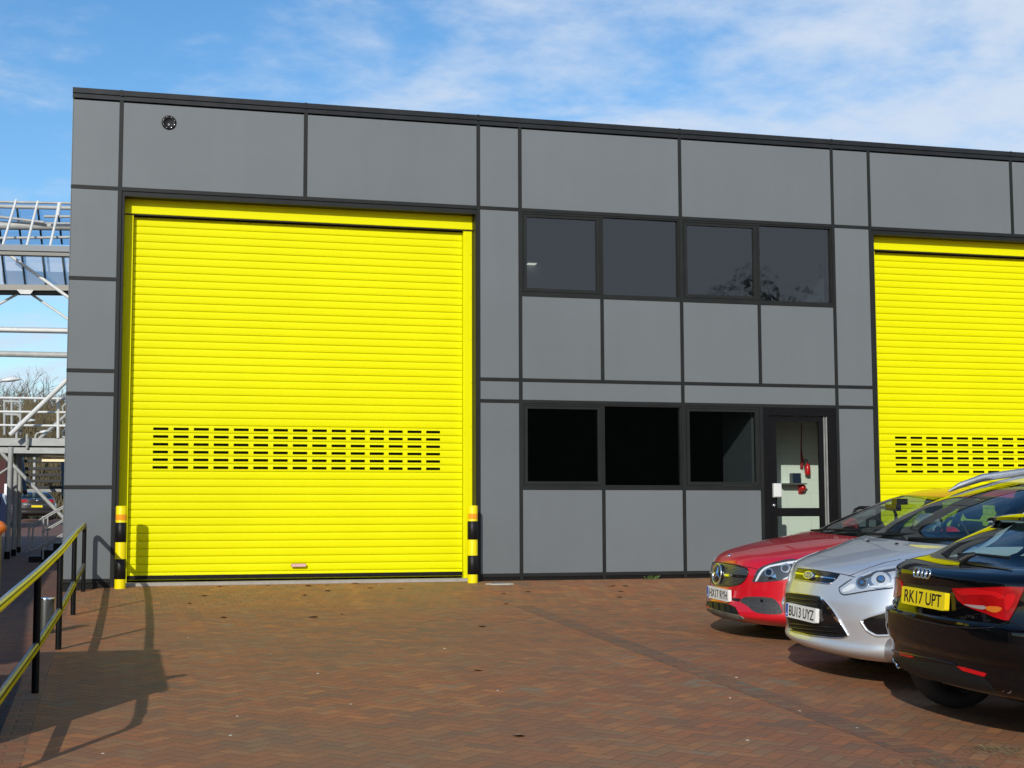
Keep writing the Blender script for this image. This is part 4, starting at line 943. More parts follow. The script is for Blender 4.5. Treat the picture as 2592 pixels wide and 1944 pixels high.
decal(red, 'parking_sensor', c5, circ(783, 1247, 17, 17), M['gloss'], .007, 5, mirror=True)
mb_ = MB().lathe([(0, .006), (.02, .004), (.026, 0), (.026, -.01)], (0, 0, 0), 20).build('bonnet_badge', M['chrome'], red['root']); mb_.matrix_local = face_frame(red, c5(434, 771), R(55), .002)
seam(red, 'bonnet_seam', c5, [(250, 838), (380, 846), (520, 868), (640, 898), (705, 905), (735, 915)], .003, M['ink'], .0005)
MB().cbox(1.86, 1.92, -.11, .11, 1.19, 1.25, .01).box(1.90, 2.02, -.05, .05, 1.25, 1.31).build('rear_view_mirror', M['gloss'], red['root'])
for sgn in (1, -1):
    mm_ = MB(); mm_.lathe([(0, -.11), (.05, -.10), (.07, -.04), (.07, .05), (.055, .09), (0, .10)], (1.93, sgn*.965, 1.01), 18, 'Y'); mm_.tube([(1.93, sgn*.78, .98), (1.93, sgn*.93, .99)], .025, 8); mm_.build('door_mirror', red['P']['paint'], red['root'])
MB().tube([(1.27, .55, .972), (1.33, .25, .995), (1.40, -.15, 1.01)], .011, 6).tube([(1.27, -.02, .968), (1.33, -.3, .99), (1.42, -.66, 1.0)], .011, 6).build('wiper', M['matte'], red['root'])
# ---------------------------------------------------------------- silver people carrier
silver = make_car(dict(name='silver_people_carrier', label='silver people carrier with roof rails parked between the red and black cars', group='cars parked side by side in the bays', loc=(5.225, -9.05, gz(5, -9.05)), roll=ROLL, drv=-1,
    paint=paint('silver car paint', (.66, .68, .70), .55, .36),
    front=[(.2, .12), (.24, .03), (.28, .0), (.34, .02), (.45, .005), (.5, -.004), (.6, .004), (.7, .03), (.78, .06), (.84, .095), (.88, .17), (.93, .32), (.98, .51), (1.02, .69), (1.05, .85), (1.2, 1.12), (1.35, 1.43), (1.48, 1.79), (1.56, 2.15), (1.61, 2.6), (1.626, 2.9)],
    rear=[(.2, 4.15), (.3, 4.32), (.6, 4.38), (.9, 4.34), (1.1, 4.27), (1.4, 4.1), (1.52, 3.95), (1.58, 3.6), (1.61, 3.2), (1.626, 2.95)],
    width=[(.2, .84), (.35, .905), (.6, .915), (.9, .905), (1.0, .885), (1.055, .86), (1.2, .79), (1.4, .68), (1.5, .61), (1.57, .52), (1.61, .38), (1.626, .2)],
    fb=[(.2, .13), (.7, .13), (.9, .12), (1.05, .06), (1.5, .07), (1.626, .02)], fc=[(.2, .34), (.7, .38), (.95, .42), (1.05, .13), (1.2, .13), (1.5, .13), (1.626, .05)], rb=const(.08), rc=[(0, .3), (1.45, .25), (1.626, .05)],
    zs=lin(.2, .84, 40)+lin(.84, 1.05, 30)+lin(1.05, 1.54, 40)+lin(1.54, 1.626, 14)+[1.626],
    windscreen=(1.066, 1.50, .93), rear_window=(1.1, 1.48, .86), side_window=(1.07, 1.47, .03, .95, (.12, .38, .66)), wheels=(.92, 3.57), wz=.315, wr=.32, arch_r=.355, hw=.91, cabin=(.9, 4.0), dash_x=1.12, dash_z=1.045, swy=.38, seat_z=.66))
ug = [(1160, 909), (1300, 924), (1450, 944), (1604, 969), (1575, 1012), (1512, 1062), (1480, 1067), (1340, 1050), (1200, 1031), (1128, 1016), (1140, 945)]
gr = decal(silver, 'upper_grille', c5, ug, M['gloss'], .003)
seam(silver, 'chrome_rim', c5, [(1128, 1018), (1200, 1033), (1340, 1052), (1480, 1070), (1514, 1064)], .005, M['chrome'], .006, gr)
decal(silver, 'chrome_bar', c5, [(1148, 953), (1240, 966), (1240, 982), (1146, 968)], M['chrome'], .012, 5, parent=gr)
decal(silver, 'chrome_bar', c5, [(1350, 985), (1560, 1014), (1552, 1026), (1350, 1002)], M['chrome'], .012, 5, parent=gr)
fm = face_frame(silver, c5(1293, 986), R(20), .022)
def oval(a, b, z0, z1, mat, nm, par):
    q = MB(); n = 36; q.add([(a*math.cos(2*math.pi*k/n), b*math.sin(2*math.pi*k/n), z1) for k in range(n)]+[(a*1.04*math.cos(2*math.pi*k/n), b*1.06*math.sin(2*math.pi*k/n), z0) for k in range(n)], [tuple(range(n))]+[(k, (k+1) % n, n+(k+1) % n, n+k) for k in range(n)])
    o = q.build(nm, mat, par); o.matrix_local = fm; return o
oval(.074, .031, -.02, .004, M['chrome'], 'badge_rim', gr); oval(.064, .0235, .0041, .006, pm('blue badge', (.03, .08, .25), .15, coat=1), 'badge_oval', gr)
text('Ford', 'badge_script', .088, .026, M['chrome'], gr, fm @ Matrix.Translation((0, 0, .0072)), .0008, .004, .35)
hl = [(995, 800), (1025, 775), (1060, 755), (1150, 710), (1260, 670), (1380, 650), (1490, 645), (1560, 660), (1520, 720), (1440, 770), (1350, 797), (1200, 815), (1030, 845), (1005, 830)]
h0 = decal(silver, 'headlight', c4, hl, M['reflector'], .002, mirror=True)
lamp_bits(silver, h0, c4, [('projector', circ(1265, 748, 80, 62), M['metal'], .006, 0), ('projector', circ(1268, 746, 60, 47), M['reflector'], .008, 0), ('projector', circ(1272, 744, 30, 25), M['lampdark'], .010, 0), ('projector', circ(1274, 742, 20, 16), M['chrome'], .014, 0), ('chrome_trim', [(1180, 795), (1260, 800), (1350, 785), (1345, 760), (1260, 778)], M['drl'], .008, 1), ('projector', circ(1150, 765, 42, 42), M['metal'], .006, 0), ('projector', circ(1150, 765, 27, 27), M['lampdark'], .010, 0), ('projector', circ(1150, 765, 12, 12), M['chrome'], .013, 0),
    ('chrome_trim', [(1010, 815), (1090, 765), (1105, 800), (1030, 832)], M['drl'], .006, 1), ('chrome_trim', [(1130, 735), (1260, 690), (1400, 668), (1500, 662), (1400, 682), (1260, 706), (1160, 745)], M['lampdark'], .007, 1)])
decal(silver, 'headlight_lens', c4, hl, M['lens'], .014, rnd=1)
seam(silver, 'lamp_seal', c4, [(1080, 742), (995, 800), (1005, 832), (1030, 847), (1200, 817), (1350, 799)], .004, M['ink'], .004)
lg = [(1032, 1175), (1060, 1160), (1200, 1175), (1385, 1203), (1440, 1240), (1520, 1330), (1610, 1470), (1680, 1590), (1693, 1612), (1640, 1634), (1480, 1626), (1300, 1608), (1120, 1568), (1070, 1510), (1050, 1400), (1035, 1260)]
gr = decal(silver, 'lower_grille', c5, lg, M['matte'], .003)
decal(silver, 'grille_cheek', c5, [(1380, 1235), (1440, 1262), (1520, 1345), (1600, 1480), (1560, 1500), (1470, 1460), (1380, 1480)], M['gloss'], .007, parent=gr)
decal(silver, 'chrome_trim', c5, [(1400, 1208), (1445, 1240), (1525, 1330), (1615, 1470), (1608, 1480), (1560, 1440), (1500, 1360), (1440, 1280)], M['chrome'], .012, 5, parent=gr, rnd=1)
seam(silver, 'chrome_rim', c5, [(1610, 1475), (1680, 1590), (1694, 1612), (1640, 1636), (1480, 1630), (1300, 1612), (1120, 1572)], .006, M['chrome'], .006, gr)
seam(silver, 'chrome_rim', c5, [(1032, 1180), (1060, 1160), (1200, 1174), (1385, 1202), (1410, 1216)], .006, M['chrome'], .006, gr)
for a, b in (((1046, 1205), (1378, 1248)), ((1046, 1245), (1378, 1290)), ((1062, 1480), (1600, 1530)), ((1080, 1522), (1640, 1578)), ((1095, 1560), (1560, 1612))):
    seam(silver, 'grille_slat', c5, [a, ((a[0]+b[0])/2, (a[1]+b[1])/2+6), b], .009, M['gloss'], .008, gr, flat=.6)
plate(silver, c5(1215, 1373), 'BU13 UYZ', M['plate_w'], R(3), True, .022)
fw_ = decal(silver, 'fog_vent', c4, [(1145, 1012), (1200, 992), (1330, 958), (1420, 950), (1400, 1050), (1330, 1105), (1240, 1106), (1185, 1075)], M['gloss'], .003, mirror=True, rnd=1)
seam(silver, 'vent_rim', c4, [(1420, 945), (1320, 952), (1200, 985), (1135, 1010), (1180, 1078), (1240, 1112), (1330, 1110)], .016, silver['P']['paint'], .002, mirror=True, flat=.6)
seam(silver, 'bonnet_seam', c5, [(1160, 905), (1300, 919), (1450, 939), (1604, 964), (1690, 980), (1760, 1000)], .003, M['ink'], .0005)
seam(silver, 'bonnet_seam', c4, [(1058, 722), (1180, 672), (1300, 632), (1400, 612)], .003, M['ink'], .0005, mirror=True)
for x, y in ((737, 825), (1008, 850)):
    o = MB().lathe([(0, .012), (.012, .010), (.016, 0)], (0, 0, 0), 10).build('washer_jet', M['matte'], silver['root']); o.matrix_local = face_frame(silver, c9(x, y), R(75), .0)
for sgn in (1, -1):
    pts = [(1.66, .645, 1.425), (1.76, .64, 1.475), (1.97, .61, 1.545), (2.4, .56, 1.605), (3.0, .55, 1.628), (3.6, .56, 1.60), (3.85, .57, 1.54)]
    MB().tube([(x, y*sgn, z) for x, y, z in pts], [.006, .018, .024, .024, .024, .02, .006], 10, True, 1.4).build('roof_rail', M['metal'], silver['root'])
    mm_ = MB(); mm_.lathe([(0, -.13), (.07, -.12), (.1, -.04), (.1, .05), (.08, .1), (0, .11)], (1.66, sgn*1.0, 1.13), 18, 'Y'); mm_.tube([(1.66, sgn*.82, 1.09), (1.66, sgn*.95, 1.11)], .035, 8); mm_.build('door_mirror', silver['P']['paint'], silver['root'])
MB().tube([(.88, -.05, 1.072), (.93, -.35, 1.085), (1.03, -.68, 1.10)], .013, 6).tube([(.88, .62, 1.07), (.93, .3, 1.085), (.99, 0, 1.10)], .013, 6).build('wiper', M['matte'], silver['root'])
MB().box(1.62, 1.72, -.11, .11, 1.33, 1.40).build('rear_view_mirror', M['gloss'], silver['root'])
# ---------------------------------------------------------------- black hatchback (tail to the left)
black = make_car(dict(name='black_hatchback', label='black hatchback parked tail out with a yellow number plate, nearest of the three parked cars', group='cars parked side by side in the bays', loc=(4.995, -11.25, gz(5, -11.25)), roll=ROLL, drv=1,
    paint=paint('black car paint', (.002, .0022, .003), .0, .3, spec=0.0),
    front=[(.26, .20), (.29, .09), (.36, .05), (.46, .05), (.505, .02), (.58, .0), (.685, .0), (.705, .022), (.80, .026), (.88, .022), (.965, .016), (1.0, .06), (1.03, .16), (1.045, .24), (1.15, .46), (1.25, .69), (1.30, .83), (1.34, 1.0), (1.38, 1.22), (1.405, 1.5), (1.416, 1.85)],
    rear=[(.26, 3.80), (.3, 3.95), (.55, 3.97), (.75, 3.9), (.85, 3.6), (.95, 3.15), (1.0, 2.95), (1.15, 2.65), (1.3, 2.3), (1.37, 2.0), (1.416, 1.9)],
    width=[(.26, .80), (.35, .86), (.6, .872), (.70, .868), (.85, .86), (.97, .835), (1.045, .795), (1.2, .69), (1.3, .615), (1.36, .53), (1.405, .38), (1.416, .2)],
    fb=[(.24, .05), (.685, .045), (.70, .07), (.97, .09), (1.3, .07), (1.416, .02)], fc=[(.24, .24), (.685, .24), (.70, .27), (.97, .30), (1.1, .26), (1.3, .2), (1.416, .05)], rb=const(.15), rc=[(0, .36), (1.0, .3), (1.3, .2), (1.416, .02)],
    zs=lin(.26, .70, 34)+lin(.70, .97, 22)+lin(.97, 1.05, 14)+lin(1.05, 1.35, 28)+lin(1.35, 1.416, 12)+[1.416],
    windscreen=(1.052, 1.315, .90), rear_window=(1.03, 1.31, .93), side_window=(1.02, 1.31, .06, .95, (.34,)), wheels=(.64, 3.11), wz=.315, wr=.32, arch_r=.36, hw=.865, cabin=(.7, 2.9), dash_x=2.62, dash_z=.99, swy=-.36, seat_z=.46, rear_gap=.45))
rt_ = black['root']
sp = MB(); secs = []
for f in (-1, -.9, -.6, -.3, 0, .3, .6, .9, 1):
    y = f*.60; b_ = .10*f*f; k = 1-.25*abs(f)**4
    secs += [(1.06+b_, y, 1.352-.035*f*f), (.80+b_, y, 1.345-.03*f*f), (.72+b_, y, 1.325-.03*f*f), (.715+b_, y, 1.305-.03*f*f), (.78+b_, y, 1.285-.03*f*f), (.98+b_, y, 1.30-.035*f*f)]
sp.add(secs, [(i*6+k, i*6+(k+1) % 6, (i+1)*6+(k+1) % 6, (i+1)*6+k) for i in range(8) for k in range(6)]+[tuple(range(6)), tuple(range(48, 54))], True)
so_ = sp.build('spoiler', black['P']['paint'], rt_); so_.data.set_sharp_from_angle(angle=R(40))
lr = [(614, 608), (760, 604), (900, 600), (1040, 597), (1142, 600), (1142, 625), (1120, 668), (1080, 762), (1032, 846), (1000, 846), (920, 820), (850, 790), (760, 757), (700, 731), (655, 690)]
tl = decal(black, 'tail_light', c7b, lr, M['redlens'], .008)
decal(black, 'tail_light', c7b, [(188, 522), (215, 535), (245, 560), (251, 640), (236, 665), (190, 682), (168, 660), (166, 600), (176, 560)], M['redlens'], .008, rnd=1)
for nm, pts, mt in (('reverse_lens', [(690, 722), (790, 733), (870, 737), (865, 768), (780, 755)], pm('clear lamp lens', (.30, .24, .23), .25, coat=.2)), ('amber_lens', [(872, 737), (985, 745), (978, 775), (935, 792), (866, 768)], M['amber']), ('light_bar', [(635, 618), (800, 612), (985, 645), (1000, 690), (960, 690), (930, 660), (800, 655), (680, 665)], M['redlens2']), ('light_bar', [(1000, 650), (1090, 650), (1060, 740), (1010, 790)], M['redlens2'])): decal(black, nm, c7b, pts, mt, .012, 5, parent=tl, rnd=1)
plate(black, c7b(428, 683), 'RK17 UPT', M['plate_y'], R(4), False, .03)
fm = face_frame(black, c7b(405, 500), R(14), .014)
em = MB()
for k in range(4):
    cx = (k-1.5)*.0465; n = 32; em.tube([(cx+.030*math.cos(2*math.pi*i/n), .030*math.sin(2*math.pi*i/n), 0.002*(k % 2)) for i in range(n+1)], .0052, 8, False)
eo = em.build('ring_emblem', M['chrome'], rt_); eo.matrix_local = fm
text('TFSI', 'model_badge', .085, .017, M['chrome'], rt_, face_frame(black, c7b(745, 818), R(3), .004), .002)
text('A1', 'model_badge', .05, .025, M['chrome'], rt_, face_frame(black, c7b(200, 715), R(3), .004, R(-25)), .002)
seam(black, 'tailgate_seam', c7b, [(168, 762), (240, 800), (330, 838), (560, 885), (760, 905), (900, 900), (985, 870), (1032, 850)], .004, M['ink'], .001)
seam(black, 'wing_seam', c7b, [(1032, 850), (1085, 872), (1141, 898)], .004, M['ink'], .001, mirror=True)
decal(black, 'plate_recess', c7b, [(250, 570), (330, 580), (600, 600), (615, 615), (590, 640), (300, 590)], M['ink'], .004)
decal(black, 'bumper_reflector', c7b, [(650, 1182), (700, 1190), (868, 1236), (852, 1260), (690, 1216)], M['redlens2'], .006, mirror=True)
decal(black, 'valance', c7b, [(110, 1112), (200, 1112), (400, 1150), (640, 1180), (690, 1222), (850, 1262), (900, 1330), (925, 1365), (760, 1345), (560, 1300), (380, 1262), (190, 1235)], M['matte'], .006)
seam(black, 'bumper_crease', c7b, [(110, 1062), (300, 1098), (480, 1130), (640, 1170)], .006, M['gloss'], .004)
for cx, cy in ((140, 1165), (160, 1205), (960, 1325), (1005, 1337)):
    h_, n_ = cast(black, c7b(cx, cy)); p_ = black['Mi'] @ h_
    e_ = MB().lathe([(.030, .16), (.030, 0), (.034, -.012), (.033, -.02), (.027, -.018), (.025, .10)], (0, 0, 0), 22, 'X').build('exhaust_pipe', M['chrome'], rt_); e_.location = (p_.x+(.025 if cx < 500 else .035), p_.y, p_.z-.004)
wp = MB(); wp.tube([(.215, -.02, 1.055), (.26, -.04, 1.085), (.30, -.07, 1.10)], [.03, .024, .012], 8); wp.tube([(.28, .10, 1.088), (.30, -.10, 1.098), (.315, -.42, 1.098)], .010, 6); wp.build('rear_wiper', M['matte'], rt_)
MB().box(.245, .40, -.70, .70, .99, 1.015).build('parcel_shelf', M['dash'], rt_)
for sgn in (1, -1):
    mm_ = MB(); mm_.lathe([(0, -.11), (.06, -.1), (.08, -.04), (.08, .05), (.06, .09), (0, .1)], (2.55, sgn*.97, 1.02), 16, 'Y'); mm_.tube([(2.55, sgn*.78, .98), (2.55, sgn*.9, 1.0)], .03, 8); mm_.build('door_mirror', black['P']['paint'], rt_)
MB().box(2.05, 2.10, -.1, .1, 1.2, 1.26).build('rear_view_mirror', M['gloss'], rt_)
# ================================================================ LEFT BACKGROUND: footbridge, steps, cars, trees
def k1(x, y): return (x*.37383, 480+y*.37373)
def k2(x, y): return (x*.38554, 900+y*.38577)
def k3(x, y): return (x*.12057, 1230+y*.12055)
DB = 36.0
def pb(f, x, y, d=DB): return at_depth(*f(x, y), d)
fb = empty('footbridge', pb(k2, 65, 1330), 'white steel footbridge with a glazed canopy behind the left corner of the building', 'footbridge')
O = Vector(fb.location)
def bar(name, mat, segs, f, parent=fb, n=10):
    q = MB()
    for a, b, r, da, db in segs: q.tube([pb(f, *a, da)-O, pb(f, *b, db)-O], r, n)
    return build_each(q, name, mat, parent)
X0, X1 = -160, 900   # run of the horizontal members in crop units: past the frame edge and behind the building
sl_ = lambda y, dy=0: ((X0, y-dy*.3), (X1, y+dy*1.5))
canopy = bar('canopy_rib', M['white'], [((110, 70), (10, 405), .03, DB-.8, DB-1.6), ((257, 78), (175, 405), .03, DB-.8, DB-1.6), ((404, 92), (333, 412), .03, DB-.8, DB-1.6), ((404, 92), (388, 180), .05, DB-.8, DB-1.0), ((560, 100), (490, 418), .03, DB-.8, DB-1.6), ((-30, 62), (-140, 398), .03, DB-.8, DB-1.6)], k1)
q = MB()
for a, b, r, d in (((X0, 80), (X1, 100), .03, DB-.8), ((X0, 110), (X1, 135), .05, DB+.2), ((X0, 240), (X1, 256), .105, DB+.4), ((X0, 330), (X1, 318), .035, DB), ((X0, 165), (300, 222), .035, DB+.2), ((300, 182), (X1, 185), .035, DB)):
    q.tube([pb(k1, *a, d)-O, pb(k1, *b, d)-O], r, 12)
build_each(q, 'longitudinal_tube', M['greypaint'], fb)
M['bridgeglass'] = glass('bridge glazing', (.52, .66, .82), .03, 1.6, .85, (.25, .33, .42))
def quad(f, pts, ds): return [pb(f, x, y, d)-O for (x, y), d in zip(pts, ds)]
M['paleglass'] = glass('pale bridge glazing', (.55, .66, .80), .05, 1.5, .45, (.42, .50, .60))
MB().add(quad(k1, [(X0, 80), (X1, 100), (X1, 380), (X0, 370)], [DB+.6, DB+.6, DB+.9, DB+.9]), [(0, 1, 2, 3)]).build('glazing', M['bridgeglass'], fb); MB().add(quad(k1, [(X0, 440), (X1, 450), (X1, 650), (X0, 640)], [DB-.6]*4), [(0, 1, 2, 3)]).build('glazing', M['paleglass'], fb)
q = MB()
for x in (-140, 0, 135, 275, 410, 545): q.tube([pb(k1, x+12, 440, DB-.65)-O, pb(k1, x+36, 645, DB-.65)-O], .028, 6); q.tube([pb(k1, x-20, 125, DB+.55)-O, pb(k1, x+10, 370, DB+.85)-O], .028, 6)
build_each(q, 'glazing_bar', pm('dark teal glazing bar', (.03, .045, .05), .5), fb)
q = MB()
for a, b, h, d0, d1, in (((X0, 372), (X1, 400), .62, DB-1.2, DB), ): pass
def beam(name, f, y0, y1, hpx, d0, d1, mat):
    q = MB(); A, B = pb(f, X0, y0, d0)-O, pb(f, X1, y1, d0)-O; h = hpx*d0/FPX*(.37373 if f is k1 else .38577); dp = fw.copy(); dp.z = 0; dp.normalize(); dp *= (d1-d0)
    q.add([A, B, B+dp, A+dp]+[p-Vector((0, 0, h)) for p in (A, B, B+dp, A+dp)], [(0, 1, 2, 3), (4, 7, 6, 5), (0, 4, 5, 1), (1, 5, 6, 2), (2, 6, 7, 3), (3, 7, 4, 0)])
    return q.build(name, mat, fb)
beam('gutter', k1, 366, 392, 40, DB-1.7, DB-1.5, pm('blue grey gutter', (.17, .19, .21), .5)); beam('gutter_edge', k1, 412, 440, 22, DB-1.72, DB-1.5, pm('brown grey edge', (.17, .165, .14), .5, 0, .2, 3))
beam('floor_beam', k1, 640, 650, 38, DB-.9, DB-.5, pm('stone grey beam', (.24, .23, .20), .5, 0, .15, 3)); beam('soffit', k1, 684, 694, 12, DB-.8, DB-.4, pm('dark teal soffit', (.02, .04, .045), .6))
bar('truss_diagonal', M['white'], [((60, 440), (640, 856), .04, DB-.9, DB-.9), ((200, 700), (640, 1000), .03, DB-.5, DB-.5), ((135, 698), (-160, 860), .03, DB-.5, DB-.5)], k1)
q = MB(); q.add(quad(k1, [(112, 676), (228, 680), (205, 708), (138, 706)], [DB-.92]*4)+quad(k1, [(112, 676), (228, 680), (205, 708), (138, 706)], [DB-.86]*4), [(0, 1, 2, 3), (4, 7, 6, 5), (0, 4, 5, 1), (1, 5, 6, 2), (2, 6, 7, 3), (3, 7, 4, 0)]); q.build('gusset_plate', M['white'], fb)
q = MB(); A, B = pb(k1, X0, 945, DB-.3)-O, pb(k1, X1, 965, DB-.3)-O; q.tube([A, B], .07, 4); q.build('tie_beam', M['white'], fb)
bar('tie_tube', M['greypaint'], [((X0, 1108), (X1, 1132), .075, DB+.3, DB+.3)], k1, n=12)
bar('brace', M['white'], [((520, 1225), (70, 1660), .06, DB-.4, DB-.4)], k1, n=14)
bar('brace', M['greypaint'], [((10, 640), (560, 1215), .046, DB-.2, DB-.2)], k2, n=14)
bar('brace', M['greypaint'], [((60, 735), (-120, 850), .03, DB-.2, DB-.2), ((440, 385), (260, 545), .045, DB+1.6, DB+1.6)], k2)
# deck
beam('deck_edge', k2, 540, 545, 50, DB, DB+2.2, M['greypaint']); beam('deck_shadow_gap', k2, 590, 590, 12, DB+.15, DB+2.2, M['black']); beam('deck_beam', k2, 600, 610, 38, DB-.1, DB+2.2, M['greypaint'])
bar('deck_post', M['greypaint'], [((178, 515), (178, 610), .035, DB-.15, DB-.15)], k2)
# railing on the deck
q = MB()
for y0, y1 in ((275, 285), (366, 374), (455, 462)): q.tube([pb(k2, X0, y0)-O, pb(k2, X1, y1+4)-O], .030, 10)
for x in (-110, 382, 640): q.tube([pb(k2, x, 280)-O, pb(k2, x, 540)-O], .040, 10)
build_each(q, 'deck_railing', M['white'], fb)
q = MB()
for x0, w_ in ((25, 110), (75, 60)):
    for y in (300, 385): q.tube([pb(k2, x0, y, DB+1.5)-O, pb(k2, x0+w_*.8, y+2, DB+1.5)-O, pb(k2, x0+w_, y+22, DB+1.5)-O, pb(k2, x0+w_, y+70, DB+1.5)-O, pb(k2, x0+w_, 520, DB+1.5)-O], .035, 8)
for x in (30, 78): q.tube([pb(k2, x, 290, DB+1.5)-O, pb(k2, x, 520, DB+1.5)-O], .035, 8)
for y in (325, 405, 490): q.tube([pb(k2, 470, y-10, DB+2)-O, pb(k2, 430, y-8, DB+2)-O, pb(k2, 412, y+10, DB+2)-O, pb(k2, 414, y+45, DB+2)-O, pb(k2, 470, y+48, DB+2)-O], .03, 8)
build_each(q, 'stair_handrail', M['greypaint'], fb)
# columns with dark feet
for x0, x1, d, yb, r in ((72, 45, 35.0, 1345, .06), (110, 88, 36.5, 1330, .056), (135, 122, 38.5, 1315, .05)):
    A, B = pb(k2, x0, 600, d)-O, pb(k2, x1, yb, d)-O; t = (yb-60-600)/(yb-600)
    c_ = MB().tube([A, A.lerp(B, t)], r, 16).build('column', M['greypaint'], fb); MB().tube([A.lerp(B, t), B, B-Vector((0, 0, .3))], r*1.1, 16).build('column_foot', M['black'], c_)
# stair flight seen from behind under the deck
st_ = empty('metal_stair', pb(k2, 280, 900, 40), 'dark metal stair flight seen from underneath below the footbridge deck', 'stairs'); O2 = Vector(st_.location)
for i, y in enumerate((688, 738, 780, 820, 862)):
    A, B = at_depth(*k2(150+2*i, y), 42-i*.5)-O2, at_depth(*k2(520, y+1), 42-i*.5)-O2
    MB().box(A.x, B.x, A.y, A.y+.3, A.z-.05, A.z+.03).build('tread', pm('tread', (.035, .035, .035), .6) if i == 0 else bpy.data.materials['tread'], st_)
MB().tube([at_depth(*k2(140, 660), 42)-O2, at_depth(*k2(165, 900), 39.5)-O2], .06, 8).tube([at_depth(*k2(412, 690), 42)-O2, at_depth(*k2(420, 930), 39.5)-O2], .06, 8).build('stringer', M['black'], st_)
A, B = at_depth(*k2(160, 868), 43)-O2, at_depth(*k2(600, 893), 43)-O2
MB().box(A.x, B.x, A.y, A.y+.15, B.z, A.z).build('landing_beam', M['greypaint'], st_)
A, B = at_depth(*k2(275, 680), 37.5), at_depth(*k2(560, 693), 37.5)
o = MB().box(A.x, B.x, A.y, A.y+.12, B.z, A.z).build('strip_light', pm('lit tube', (.9, .8, .6), .5, emit=(1, .82, .5), es=1.1)); tag(o, 'lit warm strip light under the footbridge deck', 'light')
# dark bank and undergrowth below the deck, far behind
# white double handrail of the steps
hs = empty('step_handrail', pb(k3, 900, 1500, 33), 'pale tubular handrail with rounded end beside the steps under the footbridge', 'railing'); O3 = Vector(hs.location)
def p3(x, y, d=33.0): return at_depth(*k3(x, y), d)-O3
def loop(dx, dy, d):
    top = [(1700, 250), (1327, 430), (920, 655), (720, 790), (640, 845), (610, 900), (600, 1000), (590, 1200), (600, 1300), (640, 1350), (700, 1352), (760, 1325), (900, 1245), (1320, 1010), (1700, 800)]
    return [p3(x+dx, y+dy, d) for x, y in top]
MB().tube(loop(0, 0, 33), .019, 10).build('rail_loop', M['greypaint'], hs)
MB().tube(loop(88, -10, 34.2), .018, 10).build('rail_loop', M['greypaint'], hs)
q = MB(); q.tube([p3(918, 650), p3(900, 1540)], .02, 10); q.tube([p3(1005, 650, 34.2), p3(990, 1340, 34.2)], .018, 10); q.tube([p3(905, 945), p3(1320, 715), p3(1700, 505)], .018, 10); q.tube([p3(1000, 935, 34.2), p3(1400, 700, 34.2)], .017, 8)
for y in (660, 945, 1235): q.lathe([(0, -.03), (.03, -.02), (.034, 0), (.03, .02), (0, .03)], tuple(p3(908, y)), 10)
q.build('post', M['greypaint'], hs)
stp = empty('step', p3(740, 1520)+O3, 'dark low step at the foot of the pale handrail', 'steps')
A, B = at_depth(*k3(600, 1480), 33.2)-Vector(stp.location), at_depth(*k3(1500, 1580), 33.2)-Vector(stp.location)
MB().cbox(A.x, B.x, A.y, A.y+.5, B.z-.1, A.z, .01).box(A.x+.25, B.x, A.y+.3, A.y+.9, A.z-.1, A.z+.13).box(A.x+.5, B.x, A.y+.6, A.y+1.3, A.z-.1, A.z+.28).build('tread', M['black'], stp)
# far dark brick building at the left edge with a white panel
A = at_depth(*k3(-700, -560), 62); B = at_depth(*k3(88, 700), 62)
fbld = empty('far_brick_building', (A.x, A.y, low(A.y)), 'dark red brick building at the far left edge behind the footbridge columns', 'building')
MB().box(0, B.x-A.x, 0, 9, -.5, at_depth(*k3(0, -560), 62).z-low(A.y)).build('wall', bpy.data.materials['dark red brick'], fbld)
a, b = at_depth(*k3(92, -45), 61.7), at_depth(*k3(165, 305), 61.7)
MB().box(a.x-A.x, b.x-A.x, a.y-A.y, a.y-A.y+.06, b.z-low(A.y), a.z-low(A.y)).build('white_panel', pm('bright white panel', (.85, .85, .86), .4), fbld)
# cars far up the road
D_far = 77.0
A = at_depth(*k3(770, 700), D_far); zr = low(A.y)
dk = dict(name='dark_grey_hatchback', label='distant dark grey hatchback seen from behind between the footbridge columns', loc=(A.x, A.y, low(A.y)), yaw=R(90+4), drv=1, paint=paint('dark grey car paint', (.035, .034, .036), .3, .35))
for kk in ('front', 'rear', 'width', 'fb', 'fc', 'rb', 'rc', 'windscreen', 'rear_window', 'side_window', 'wheels', 'wz', 'wr', 'arch_r', 'hw', 'cabin', 'dash_x', 'dash_z', 'swy', 'seat_z'): dk[kk] = black['P'][kk]
dk['rearglass'] = M['carglass_dark']; dk['zs'] = lin(.26, 1.0, 26)+lin(1.0, 1.416, 20)+[1.416]; dk['paint'] = dk['paint']
far = make_car(dk); frt = far['root']; frt.scale = (1.03, 1.06, 1.05)
for sgn in (1, -1):
    MB().add([(.05+.1*(abs(y)/.8)**3, y*sgn, z) for y, z in ((.42, .98), (.70, 1.0), (.80, .95), (.78, .84), (.46, .86))]+[(.2, y*sgn, z) for y, z in ((.42, .98), (.70, 1.0), (.80, .95), (.78, .84), (.46, .86))], [(0, 1, 2, 3, 4)]+[(i, (i+1) % 5, 5+(i+1) % 5, 5+i) for i in range(5)]).build('tail_light', M['redlens'], frt)
MB().box(-.01, .05, -.26, .26, .60, .70).build('number_plate', M['plate_y'], frt)
MB().lathe([(0, -.0), (.05, .0), (.055, .02)], (-.0, 0, .93), 14, 'X').build('badge', M['chrome'], frt)
